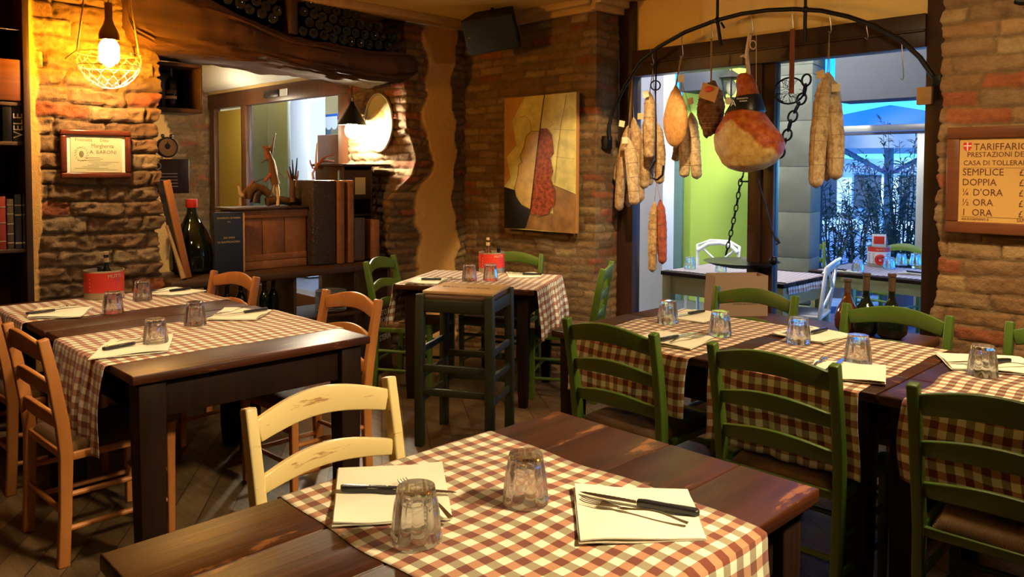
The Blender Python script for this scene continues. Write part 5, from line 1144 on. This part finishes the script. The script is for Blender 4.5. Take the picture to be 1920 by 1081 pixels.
# big ham
HC = H4(1404, 235, 4.62); HM = thing('prosciutto_ham', 'large bone-in ham with a black band hanging in the middle of the window', 'ham', HC); Kp = .00368
prof = [(158, 1397, 8), (175, 1400, 22), (190, 1403, 30), (205, 1405, 36), (225, 1406, 46), (245, 1406, 55), (262, 1405, 60), (278, 1405, 61.5), (292, 1404, 58), (303, 1403, 50), (311, 1402, 38), (315, 1402, 22), (316.5, 1402, 4)]
prof = [(143, 1394, 5), (148, 1394, 12), (160, 1397, 16), (172, 1400, 17), (185, 1402, 19), (198, 1400, 25), (207, 1398, 29), (216, 1397, 32), (228, 1397, 41), (240, 1399, 50), (252, 1402, 58), (264, 1404, 61.5), (276, 1405, 60), (288, 1406, 54), (300, 1405, 44), (310, 1402, 29), (315, 1401, 13), (316.5, 1401, 3)]
n = 56; vs = []; Y_ = [p[0] for p in prof]; zs_ = np.concatenate([np.linspace(144, 300, 44), np.linspace(303, 316.5, 12)])
for py in zs_:
    cx = np.interp(py, Y_, [p[1] for p in prof]); w = np.interp(py, Y_, [p[2] for p in prof])*Kp; dpt = min(w, .1+.25*w)
    for k in range(n):
        q = 2*PI*k/n; cq, sq_ = math.cos(q), math.sin(q)
        p = Vector(((cx-1404)*Kp+w*math.copysign(abs(cq)**.9, cq), dpt*math.copysign(abs(sq_)**.8, sq_), (235-py)*Kp)); g = .006*mnoise.noise(p*14)+.003*mnoise.noise(p*45); p += Vector((cq, sq_, 0))*g; vs.append(p)
m = len(zs_); b = MB(); b.add(vs, [(i*n+k, i*n+(k+1) % n, i*n+n+(k+1) % n, i*n+n+k) for i in range(m-1) for k in range(n)]+[tuple(range(n)), tuple((m-1)*n+k for k in range(n))])
hm = NT('ham_rind_and_fat'); tcn = hm.t.nodes.new('ShaderNodeTexCoord'); sp_ = hm.t.nodes.new('ShaderNodeSeparateXYZ'); hm.l(tcn.outputs['Object'], sp_.inputs[0])
# fat lens: below a tent-shaped line |x|*1.15 + z < const
def mth(op, a, c_):
    nd = hm.t.nodes.new('ShaderNodeMath'); nd.operation = op
    for i, v in enumerate((a, c_)):
        if hasattr(v, 'is_linked'): hm.l(v, nd.inputs[i])
        else: nd.inputs[i].default_value = v
    return nd.outputs[0]
nz_ = hm.noise(hm.coords(), 9, 4); ax_ = mth('ABSOLUTE', mth('ADD', sp_.outputs[0], .059), 0); tent = mth('ADD', mth('MULTIPLY', ax_, .78), sp_.outputs[2]); tent = mth('ADD', tent, mth('MULTIPLY', nz_, .12))
fac = hm.ramp(mth('ADD', tent, .5), [(.578, (0, 0, 0)), (.6, (1, 1, 1))])
n2 = hm.noise(hm.coords(), 22, 6, .65); fat = hm.ramp(n2, [(.3, (.4, .2, .05)), (.5, (.58, .35, .1)), (.72, (.68, .48, .19))]); rind = hm.ramp(n2, [(.3, (.2, .03, .008)), (.5, (.4, .075, .012)), (.75, (.55, .19, .035))])
hm.base(hm.mix(fac, fat, rind)); hm.p.inputs['Specular IOR Level'].default_value = .25; hm.rough(.5); hm.bump(n2, .4, .006)
b.build('meat', hm.m, HM, smooth=1.4)
b = MB(); n = 40; vs = []
for py, ex in ((184, .006), (186, .009), (206, .009), (209, .006)):
    for k in range(n):
        q = 2*PI*k/n; tl = 10*math.cos(q); pyy = py-tl*.25+(6*math.cos(q)**2 if py > 200 else 0); cx = np.interp(pyy, Y_, [p[1] for p in prof]); w = np.interp(pyy, Y_, [p[2] for p in prof])*Kp; d = min(w, .1+.25*w)+ex; w += ex
        vs.append(((cx-1404)*Kp+w*math.copysign(abs(math.cos(q))**.9, math.cos(q)), d*math.copysign(abs(math.sin(q))**.8, math.sin(q)), (235-pyy)*Kp))
b.add(vs, [(i*n+k, i*n+(k+1) % n, i*n+n+(k+1) % n, i*n+n+k) for i in range(3) for k in range(n)]); bnd = b.build('black_band', plain('black_paper_band', (.008, .008, .01), .35), HM, smooth=1.4)
fy = -.125
text_obj('lettering', [('A', -.04, .118, .055, 'CENTER'), ('PROSCIUTTO', .022, .158, .013, 'CENTER'), ('DI PARMA', .03, .142, .012, 'CENTER')], M['whiteink'], bnd, plane_M((0, fy, 0), (1, 0, 0), (0, 0, 1)), .002)
b = MB(); b.lathe([(.0001, 0), (.024, 0), (.024, .004), (.0001, .004)], H4(1381, 191, 4.62)-HC+Vector((0, -.1, 0)), 20, Matrix.Rotation(PI/2, 3, 'X')); b.build('seal', M['tagcream'], bnd)
b = MB(); b.tube([H4(*p, 4.62)-HC for p in [(1402, 160), (1403, 130), (1400, 100), (1406, 66)]], [.02, .014, .012, .014], 8); b.tube([H4(*p, 4.62)-HC for p in [(1402, 108), (1394, 104), (1388, 106)]], [.012, .01, .004], 6); b.tube([H4(1412+6*math.cos(q), 84+8*math.sin(q), 4.6)-HC for q in np.linspace(0, 2*PI, 14)[:-1]], .004, 6, closed=True)
b.tube([H4(1418, 66, 4.62)-HC, H4(1418, 180, 4.62)-HC], .002, 5); b.build('rope', M['bone'], HM, smooth=True)
# rusty strap, wire disc, chain
b = MB(); c = H4(1485, 115); b.box((0, 0, 0), (.03, .012, .4)); o = b.build('rusty_strap', plain('rust', (.2, .05, .02), .7, noise=.3, nscale=40), bevel=.002); o.location = c; tag(o, 'flat rusty iron strap hanging from the hoop', 'strap')
DS = thing('wire_disc', 'round black wire disc hanging behind the rusty strap', 'ornament', H4(1480, 170, 4.76)); b = MB(); R_ = .1
b.tube([(R_*math.cos(q), 0, R_*.82*math.sin(q)) for q in np.linspace(0, 2*PI, 40)[:-1]], .006, 6, closed=True); b.build('rim', M['iron'], DS, smooth=True); b = MB(); rnd = random.Random(3)
for k in range(34):
    a0 = rnd.uniform(0, 6.3); r0 = rnd.uniform(0, .8)*R_; p = Vector((r0*math.cos(a0), 0, r0*.82*math.sin(a0))); l = [p]
    for _ in range(4): a0 += rnd.uniform(-1, 1); p = p+Vector((math.cos(a0), 0, math.sin(a0)))*.022; p = p if (p.x**2+(p.z/.82)**2) < R_*R_ else p*.8; l.append(p)
    b.tube(l, .0016, 4)
b.build('filigree', M['iron'], DS)
def chain(name, label, pts, linkL, linkR, wire, y=YH, mat='iron'):
    P3 = [aY(p[0], p[1], y+(p[2] if len(p) > 2 else 0)) for p in pts]; base = P3[0].copy(); P3 = [p-base for p in P3]; b = MB(); seg = [0]
    for a, c in zip(P3, P3[1:]): seg.append(seg[-1]+(c-a).length)
    d = 0; k = 0
    while d < seg[-1]:
        j = max(i for i in range(len(seg)-1) if seg[i] <= d+1e-6); p = P3[j].lerp(P3[j+1], (d-seg[j])/(seg[j+1]-seg[j])); tt = (P3[j+1]-P3[j]).normalized(); n_ = Vector((0, 1, 0)).cross(tt).normalized() if k % 2 == 0 else (Vector((.35, 1, 0)).normalized())
        if k % 2: n_ = (n_*.8+Vector((0, 1, 0)).cross(tt).normalized()*.45).normalized()
        b.tube([p+tt*linkL*math.cos(q)+n_*linkR*math.sin(q) for q in np.linspace(0, 2*PI, 16)[:-1]], wire, 6, closed=True); d += linkL*1.65; k += 1
    o = b.build(name, M[mat], smooth=True); o.location = base; tag(o, label, 'chain'); return o
chain('iron_ring_chain', 'black iron chain of large rings curving right of the big ham', [(1512, 150), (1508, 175), (1495, 200), (1483, 225), (1477, 250), (1468, 275), (1458, 297)], .036, .029, .0065)
chain('scale_chain', 'long pale link chain holding the hanging scale pan', [(1388, 342), (1382, 380), (1372, 430), (1360, 482)], .026, .013, .004)
# hanging scale pan
SPN = thing('scale_pan', 'round black hanging scale pan in front of the window post', 'scale', H4(1390, 492)); pb = SPN.location.copy()
b = MB(); b.lathe([(.0001, -.035), (.1, -.03), (.19, -.012), (.24, .008), (.245, .01), (.19, -.004), (.1, -.022), (.0001, -.027)], n=40); b.build('pan', M['iron'], SPN, smooth=.8)
b = MB(); b.tube([H4(1393, 330)-pb, H4(1388, 340)-pb, H4(1402, 340)-pb], .007, 6); b.tube([H4(*p, 4.74)-pb for p in [(1420, 335), (1436, 385), (1447, 430), (1455, 450), (1462, 456)]], .006, 6); b.tube([H4(1455, 458)-pb, H4(1462, 455)-pb, H4(1456, 445)-pb], .006, 6); b.ball(H4(1450, 488)-pb, .028); b.tube([H4(1395, 318)-pb, H4(1393, 330)-pb], .005, 6); b.build('hanger', M['iron'], SPN, smooth=True)
# ================================================================ price board
SG = thing('price_board', 'wooden framed Italian price board on the right brick wall', 'sign', (-.96, 4.555, 1.455)); SW, SH = .82, .55
b = MB()
for c, d in (((0, 0, SH/2-.03), (SW, .03, .06)), ((0, 0, -SH/2+.03), (SW, .03, .06)), ((-SW/2+.03, 0, 0), (.06, .03, SH-.12)), ((SW/2-.03, 0, 0), (.06, .03, SH-.12))): b.box(c, d)
b.build('frame', M['signwood'], SG, bevel=.006); b = MB(); b.box((0, .004, 0), (SW-.1, .012, SH-.1)); pn = b.build('panel', M['gold'], SG)
x0 = -SW/2+.075; MS = plane_M((0, -.0025, 0), (1, 0, 0), (0, 0, 1))
rows_ = [('TARIFFARIO', x0+.05, .155, .05), ('PRESTAZIONI DELLA', x0+.02, .12, .037), ('CASA DI TOLLERANZA', x0+.003, .078, .036)]
LN = [(s_, x, y, z, 'LEFT', .9) for s_, x, y, z in rows_]
for i, (a, c) in enumerate((('SEMPLICE', '1,50'), ('DOPPIA', '2,50'), ('¼ D\'ORA', '3,50'), ('½ ORA', '5,00'), ('1  ORA', '7,50'))):
    y = .026-i*.052; LN.append((a, x0, y, .05, 'LEFT', .9)); LN.append(('£ '+c, x0+.255, y, .048, 'LEFT', .85))
LN += [('ASCIUGAMANO E', x0, -.211, .019, 'LEFT', .9), ('SAPONE', x0, -.197+(-.03), .019, 'LEFT', .9)]
LN = LN[:-2]+[('ASCIUGAMANO E', x0, -.206, .0175, 'LEFT', .9), ('SAPONE  £ 0,', x0+.25, -.206, .022, 'LEFT', .9), ('PER TUTTI, ANCHE FESTIVI     ELISA', x0, -.2255, .0165, 'LEFT', .9)]
text_obj('lettering', LN, M['ink'], pn, MS, .001)
b = MB(); b.prism([(x0+.002, .195), (x0+.04, .195), (x0+.04, .17), (x0+.034, .158), (x0+.021, .15), (x0+.008, .158), (x0+.002, .17)], .0015, MS); shd = b.build('red_shield', M['red'], pn)
b = MB(); b.box((x0+.021, -.0045, .174), (.005, .001, .042)); b.box((x0+.021, -.0045, .178), (.036, .001, .005)); b.build('white_cross', M['whiteink'], shd)
b = MB(); b.box((x0+.3, -.003, .064), (.6, .001, .001)); b.box((x0+.3, -.003, -.188), (.6, .001, .001)); b.build('ruled_line', M['ink'], pn)
# wall sconce piece at the top right corner and bronze ornament
b = MB(); b.tube([aY(1905, 0, 4.5), aY(1915, 3, 4.5), aY(1930, 2, 4.5)], .02, 8); o = b.build('dark_bracket', M['iron'], smooth=True); tag(o, 'dark curved bracket at the very top right corner', 'bracket')
# ================================================================ bench under the window, bottles, bag
BN = thing('low_bench', 'low dark round-edged wooden bench under the window', 'bench', (-2.05, 4.33, 0))
b = MB(); b.box((0, 0, .597), (1.35, .42, .05)); b.build('top', wood('bench_wood', (.05, .018, .007), (.13, .045, .015), .5, 0, .8, .3), BN, bevel=.015, seg=3)
for sx_ in (-.58, .58):
    b = MB(); b.box((sx_, 0, .287), (.06, .36, .574)); b.build('leg', M['darkwood'], BN, bevel=.004)
b = MB(); b.box((0, .1, .3), (1.1, .03, .2)); b.build('stretcher', M['darkwood'], BN, bevel=.004)
for (px, r, h, mt2, lb) in ((1588, .048, .29, 'brownglass', 'brown bottle, leftmost of the three on the window bench'), (1623, .055, .33, 'darkglass', 'dark round-shouldered bottle, middle of three on the window bench'), (1671, .06, .34, 'darkglass', 'dark round-shouldered bottle, rightmost of three on the window bench')):
    p = aY(px, 600, 4.3)
    t = thing('wine_flask', lb, 'bottle', (p.x, 4.3, .623), 0, 'bottles on the window bench')
    rr_ = r*1.35; b = MB(); b.lathe([(.0001, 0), (rr_*.6, 0), (rr_*.95, .03), (rr_, .075), (rr_*.9, .12), (rr_*.5, .165), (.02, .2), (.016, .23), (.016, h-.01), (.02, h-.01), (.02, h), (.0001, h)], n=28); b.build('bottle_body', M[mt2], t, smooth=.8)
    b = MB(); b.lathe([(.0175, h-.09), (.0175, h-.012), (.0215, h-.012), (.0215, h+.003), (.0001, h+.003)], n=20); b.build('neck_foil', M['bkbrown'], t, smooth=.7)
BG = thing('paper_bag', 'open taupe paper carrier bag standing behind the green chair by the window', 'bag', (-2.47, 4.345, .623), .9)
M['taupe'] = plain('taupe_paper', (.34, .22, .14), .8); W2, D2, H2 = .33, .16, .245
b = MB(); th = .003
b.box((0, -D2/2, H2/2), (W2, th, H2)); b.box((0, D2/2, H2/2), (W2, th, H2)); b.box((0, 0, th/2), (W2, D2, th)); b.box((W2/2, 0, H2/2), (th, D2, H2)); b.build('bag_body', M['taupe'], BG)
b = MB(); b.box((-W2/2-.004, .0, H2/2), (th, D2, H2), Matrix.Rotation(.06, 3, 'Y')); b.build('gusset', M['taupe'], BG)
text_obj('lettering', [('OSTERIA IN CENTRO', .02, .07, .016, 'CENTER')], M['inkdark'], BG, plane_M((0, -D2/2-.002, 0), (1, 0, 0), (0, 0, 1)), .0005)
# ================================================================ outdoors beyond the window
GZ = -.13
M['slate_c'] = plain('arcade_soffit', (.3, .3, .28), .8)
M['paving'] = plain('dark_paving', (.12, .12, .14), .5, noise=.2, nscale=3, bump=.1)
box_struct('floor', (-18, YW+.1, GZ-.1), (8, 9.4, GZ), M['paving'])
box_struct('floor', (-30, 9.4, GZ-.1), (14, 40, GZ), plain('light_square_paving', (.45, .5, .55), .6, noise=.2, nscale=2))
box_struct('ceiling', (-16, YW+.1, 3.35), (6, 8.7, 3.5), M['slate_c'])
M['lime'] = plain('lime_green_wall', (.45, .62, .1), .9, noise=.04, nscale=2); M['teal'] = plain('teal_shutter', (.11, .2, .19), .6)
M['stone'] = plain('grey_stone', (.2, .225, .18), .85, noise=.15, nscale=6, bump=.3); M['slate'] = plain('grey_beam', (.045, .05, .07), .8); M['alu'] = plain('grey_metal_frame', (.35, .36, .36), .4, .5)
obox('green_wall', 'plain lime green wall outside behind the hanging meats', 'wall', (X_(1279, 8.5), 8.5, GZ), (X_(1475, 8.5), 8.65, 3.6), M['lime'])
obox('louvre_shutter', 'tall teal shutter at the left side of the lime green wall', 'shutter', (X_(1243, 8.4), 8.42, GZ), (X_(1278, 8.4), 8.47, aY(1260, 195, 8.4).z), M['teal'])
obox('white_pillar', 'bright white rendered pillar outside the left pane', 'pillar', (X_(1175, 6.6), 6.6, GZ), (X_(1244, 6.6), 6.8, 3.6), M['brightwhite'])
obox('grey_soffit', 'dark grey projecting beam above the lime wall', 'beam', (X_(1272, 8.1), 8.1, aY(1300, 170, 8.1).z), (X_(1334, 8.1), 8.495, 3.34), M['slate'])
# column
SCn = thing('stone_column', 'square grey stone column with a moulded foot outside the window', 'column', (X_(1494, 7.1), 7.1, GZ), .18)
b = MB()
for k in range(6): b.box((0, 0, .42+.42*k+.2), (.36, .36, .418))
b.box((0, 0, 2.95), (.37, .37, .7)); b.build('shaft', M['stone'], SCn, bevel=.004); b = MB(); b.box((0, 0, .1), (.5, .5, .2)); b.box((0, 0, .25), (.45, .45, .12)); b.box((0, 0, .35), (.4, .4, .1)); b.build('foot', M['stone'], SCn, bevel=.02, seg=3)
obox('arcade_beam', 'grey arcade beam crossing the top of the right pane outside', 'beam', (X_(1563, 8.3), 8.3, aY(1650, 186, 8.3).z), (1.5, 8.7, 4.2), M['slate'])
# outer glazing
OG = thing('glazed_screen', 'outer glazed screen with grey metal bars behind the outdoor table', 'screen', (X_(1640, 8.9), 8.9, GZ)); ob = OG.location.copy()
def og(name, lo, hi, mat):
    b = MB(); b.box(Vector([(a+c)/2 for a, c in zip(lo, hi)])-ob, [c-a for a, c in zip(lo, hi)]); return b.build(name, mat, OG, bevel=.004)
zt_ = aY(1650, 240, 8.9).z
og('cross_bar', (X_(1540, 8.9), 8.87, zt_-.035), (X_(1760, 8.9), 8.93, zt_+.035), M['alu']); og('dark_bar', (X_(1540, 8.9), 8.88, zt_-.07), (X_(1760, 8.9), 8.92, zt_-.04), M['slate'])  # grey cross bar with a thinner dark bar below it
og('post', (X_(1722, 8.9), 8.87, GZ), (X_(1743, 8.9), 8.93, zt_-.07), M['alu']); og('post', (X_(1534, 8.9), 8.87, GZ), (X_(1543, 8.9), 8.93, 2.9), M['slate'])
b = MB(); b.box(Vector(((X_(1543, 8.9)+X_(1722, 8.9))/2, 8.9, (zt_+GZ)/2))-ob, (X_(1722, 8.9)-X_(1543, 8.9), .006, zt_-GZ-.1)); gp = b.build('pane', glassm('outer_glass', (.95, .98, 1), 0, 1.0), OG)
M['bluetext'] = plain('dark_blue_lettering', (.01, .03, .22), .6)
zz = aY(1640, 323, 8.87).z
text_obj('mirrored_lettering', [('RISTORANTE', 0, 0, .11, 'CENTER', .95), ('SERVIZIO', -.0, -.0, .0001, 'CENTER')][:1], M['bluetext'], gp, plane_M(Vector((X_(1672, 8.87), 8.88, zz))-ob, (-1, 0, 0), (0, 0, 1)), .002)
text_obj('mirrored_lettering', [('SERV', 0, 0, .11, 'CENTER', .95)], M['bluetext'], gp, plane_M(Vector((X_(1600, 8.87), 8.88, zz))-ob, (-1, 0, 0), (0, 0, 1)), .002)
# tables outside
wt = make_table('outdoor_table', 'cream-legged dark-topped table outside the right pane with tin and glasses', 1.2, .85, (-2.55, 7.2), h=.75, leg=.075, over=.02, apron=.1, mats=(M['tablebody'], plain('cream_green_paint', (.5, .5, .2), .5)), group='outdoor tables'); wt.location.z = GZ
wt2 = make_table('outdoor_table', 'table with white cloth outside the left pane, behind the hanging sausages', 1.15, .85, (-3.45, 6.2), h=.75, leg=.085, over=.01, apron=.16, mats=(M['tablebody'], plain('olive_wood', (.4, .34, .13), .5)), group='outdoor tables'); wt2.location.z = GZ
c_ = check_cloth('checked cloth on the outdoor table behind the wine bottles, hanging at its right end', -3.1, 6.86, 0, 1.05, .68, .0, .35, z=.621, seed=31, mat=M['clothcool'])
c_ = check_cloth('pale cloth on the outdoor table behind the hanging sausages', -4.0, 5.86, 0, 1.1, .68, .0, .1, z=.621, seed=33, mat=M['clothcool'])
def ozt(px, py): return aZ(px, py, .622)
tp = ozt(1647, 499); tin(tp.x, tp.y, .624, .1, .19, 'striped tin with a red emblem and a card on the outdoor table', .5, 1)
b = MB(); b.box((0, 0, .06), (.12, .004, .12)); o = b.build('menu_card', M['white'], bevel=.001); o.location = (tp.x, tp.y, .80); o.rotation_euler = (0, 0, .5); tag(o, 'white card with red print standing in the striped outdoor tin', 'card'); b = MB(); b.box((0, -.003, .065), (.09, .002, .07)); b.build('red_picture', M['red'], o)
for i, (px, py, lb) in enumerate(((1608, 510, 'tumbler left of the striped tin on the outdoor table'), (1667, 504, 'tumbler just right of the striped tin on the outdoor table'), (1690, 497, 'tumbler toward the back of the outdoor table'), (1716, 497, 'rightmost tumbler on the outdoor table'), (1262, 500, 'tumbler on the outdoor table behind the red sausage'), (1318, 498, 'tumbler on the outdoor table beside the paper bag'))):
    p = ozt(px, py) if px > 1400 else Vector(((-3.9 if px < 1300 else -3.62), (6.05 if px < 1300 else 6.1), 0)); dup(gl, (p.x, p.y, .6235), i*.5, lb)
for (px, py, lb) in ((1560, 507, 'left end of the outdoor table'), (1700, 512, 'right end of the outdoor table')):
    p = ozt(px, py); cs = sq(p.x+.1, p.y+.0, .1, .3, .2); napkin(cs, 'pale napkin at the '+lb, .626); place(kn, KT, (p.x, p.y), (p.x+.23, p.y-.02), 'dark-handled knife at the '+lb, .6345, False)
# green chairs outside
for (x, y, rz, lb) in ((-3.75, 7.95, PI+.5, 'green chair outside at the far left corner of the outdoor table'), (-3.05, 8.35, PI-.3, 'green chair outside behind the striped tin')):
    c_ = green(x, y, rz, lb, 'green chairs outside'); c_.location.z = GZ
def cross_chair(label, x, y, rz):
    t = thing('cross_back_chair', label, 'chair', (x, y, GZ), rz, 'white cross-back chairs outside'); Wm = M['white']
    b = MB(); b.tube([(-.19, -.2, 0), (-.2, -.19, .45), (-.22, -.24, .86), (-.1, -.29, .905), (.1, -.29, .905), (.22, -.24, .86), (.2, -.19, .45), (.19, -.2, 0)], .016, 8); b.build('back_frame', Wm, t, smooth=True)
    b = MB(); b.tube([(-.215, -.22, .8), (-.12, -.27, .87), (0, -.285, .885), (.12, -.27, .87), (.215, -.22, .8)], .022, 8); b.build('top_rail', Wm, t, smooth=True)
    for s in (-1, 1): b = MB(); b.tube([(-s*.2, -.2, .5), (0, -.255, .68), (s*.19, -.25, .84)], .011, 8); b.build('cross_slat', Wm, t, smooth=True)
    b = MB(); b.box((0, 0, .45), (.42, .42, .03)); b.build('seat', Wm, t, bevel=.012, seg=3)
    for s in (-1, 1): b = MB(); b.tube([(s*.19, .19, 0), (s*.18, .17, .44)], .016, 8); b.build('front_leg', Wm, t, smooth=True)
cross_chair('white cross-back chair outside, left pane, behind the white-clothed table', -4.25, 6.95, PI+.2)
cross_chair('white cross-back chair outside by the stone column', -3.0, 6.32, PI/2+.25)
# lantern
LT = thing('wall_lantern', 'black hexagonal lantern outside in front of the lime wall', 'lantern', aY(1371, 162, 7.4)); k = 7.4/4.7*.0037
b = MB(); b.lathe([(.001, 30*k), (5*k, 27*k), (24*k, 15*k), (22*k, 13*k), (.001, 20*k)], n=6); b.tube([(0, 0, 28*k), (0, 0, 38*k)], .008, 6); b.lathe([(.001, -26*k), (12*k, -24*k), (13*k, -20*k), (.001, -20*k)], n=6)
for q in range(6): a = q*PI/3; b.tube([(19*k*math.cos(a), 19*k*math.sin(a), 14*k), (12*k*math.cos(a), 12*k*math.sin(a), -21*k)], .01, 5)
b.tube([(0, 0, 36*k), (0, .5, 40*k), (0, 1.0, 36*k)], .012, 6); b.build('cage', M['iron'], LT); b = MB(); b.lathe([(17*k, 12*k), (11*k, -19*k)], n=6); b.build('lantern_glass', glassm('lantern_glass', (.95, .95, .9), .1, 1.0), LT)
b = MB(); b.ball((0, 0, -2*k), (.05, .05, .09)); b.build('bulb', M['tagcream'], LT, smooth=True)
# parasol
def parasol(label, px, Yp, ztop, zed, half):
    x = X_(px, Yp); t = thing('parasol', label, 'parasol', (x, Yp, GZ), .3, 'square parasols outside'); h = zed-GZ
    b = MB(); b.tube([(0, 0, 0), (0, 0, h+.5)], .07, 10); b.build('pole', M['canvasblue'], t, smooth=True)
    b = MB(); n = 4; P_ = [(half, half), (-half, half), (-half, -half), (half, -half)]
    b.add([(0, 0, h+.55)]+[(a, c, h) for a, c in P_]+[(a, c, h-.18) for a, c in P_], [(0, 1+i, 1+(i+1) % 4) for i in range(4)]+[(1+i, 5+i, 5+(i+1) % 4, 1+(i+1) % 4) for i in range(4)]); o = b.build('canopy', M['canvas'], t, fix=False); m_ = o.modifiers.new('t', 'SOLIDIFY'); m_.thickness = .006
    for a, c in ((1, 1), (-1, 1), (-1, -1), (1, -1), (1, 0), (-1, 0), (0, 1), (0, -1)):
        b = MB(); b.bar((0, 0, h-.55), (a*half*.6, c*half*.6, h+.15), .05, .04); b.build('strut', M['canvasblue'], t)
    return t
M['canvas'] = plain('pale_canvas', (.7, .82, .85), .8); M['canvasblue'] = plain('blue_grey_metal', (.12, .2, .3), .5)
parasol('large pale square parasol outside with blue struts, seen through the outer glass', 1668, 13.0, 0, aY(1668, 262, 13).z, 2.0)
# buildings and low wall far away
bd = thing('far_building', 'pale building across the square, low behind the shrubs', 'building', (X_(1640, 28), 28, GZ))
b = MB(); b.box((0, 0, .95), (14, 1, 1.9)); b.build('wall', M['brightwhite'], bd); b = MB(); b.box((0, -.3, 1.95), (14.4, 1.6, .2)); b.build('cornice', M['canvasblue'], bd)
for k in range(9): b = MB(); b.box((-6+1.5*k, -.52, .75), (.9, .08, 1.5)); b.build('doorway', M['slate'], bd)
# shrubs in pots
def shrub(label, px, Ys, hgt, sp, seed, potpy=None, nst=12):
    x = X_(px, Ys); t = thing('potted_oleander', label, 'plant', (x, Ys, GZ), 0, 'potted oleanders outside'); rnd = random.Random(seed)
    b = MB(); b.lathe([(.0001, 0), (.2, 0), (.25, .3), (.27, .32), (.27, .36), (.24, .36), (.22, .33), (.0001, .33)], n=20); b.build('pot', M['potm'], t, smooth=.6)
    b = MB(); lf = MB()
    for s in range(nst):
        a = rnd.uniform(0, 2*PI); lean = rnd.uniform(.05, 1)*sp; hh = hgt*rnd.uniform(.55, 1); p = Vector((.08*math.cos(a), .08*math.sin(a), .33)); pts = [p]; m = 8
        for i in range(m): p = p+Vector((math.cos(a)*lean/m*(i/m+.4), math.sin(a)*lean/m*(i/m+.4), (hh-.33)/m))+Vector((rnd.uniform(-.02, .02), rnd.uniform(-.02, .02), 0)); pts.append(p)
        b.tube(pts, [.012*(1-.8*i/m) for i in range(m+1)], 5)
        for i in range(2, m+1):
            for _ in range(7):
                q = pts[i].lerp(pts[i-1], rnd.random()); az = rnd.uniform(0, 2*PI); el = rnd.uniform(-.5, 1.0); d = Vector((math.cos(az)*math.cos(el), math.sin(az)*math.cos(el), math.sin(el))); L_ = rnd.uniform(.09, .16); wv = d.cross(Vector((0, 0, 1))).normalized()*.012; up = wv.cross(d).normalized()*.004
                e_ = q+d*L_+Vector((0, 0, -.02)); mid = q+d*L_*.5
                lf.add([q, mid+wv+up, e_, mid-wv+up, mid-up], [(0, 1, 4), (1, 2, 4), (2, 3, 4), (3, 0, 4)])
    b.build('stem', M['stemm'], t); lf.build('leaves', M['leafm'], t, fix=False)
M['potm'] = plain('dark_pot', (.14, .12, .13), .6); M['stemm'] = plain('shrub_stem', (.12, .1, .08), .8); M['leafm'] = plain('shrub_leaf', (.05, .1, .06), .45, noise=.4, nscale=9)
shrub('potted oleander outside at the left, by the stone column', 1570, 10.2, 1.85, .5, 1)
shrub('potted oleander outside in the middle of the right pane', 1612, 10.6, 1.7, .55, 2)
shrub('tallest potted oleander outside, right of the parasol pole', 1700, 9.9, 2.35, .6, 3, nst=18)
shrub('bushy potted oleander outside behind the tumblers', 1668, 10.9, 1.9, .6, 5, nst=16)
for i, (px, y, rz) in enumerate(((1625, 14.5, 2), (1648, 14.2, 4), (1600, 15.5, 1))):
    x = X_(px, y); cross_chair(('far white chair outside under the parasol, left of its pole', 'far white chair outside right beside the parasol pole', 'far white chair outside farthest to the left under the parasols')[i], x, y, rz)
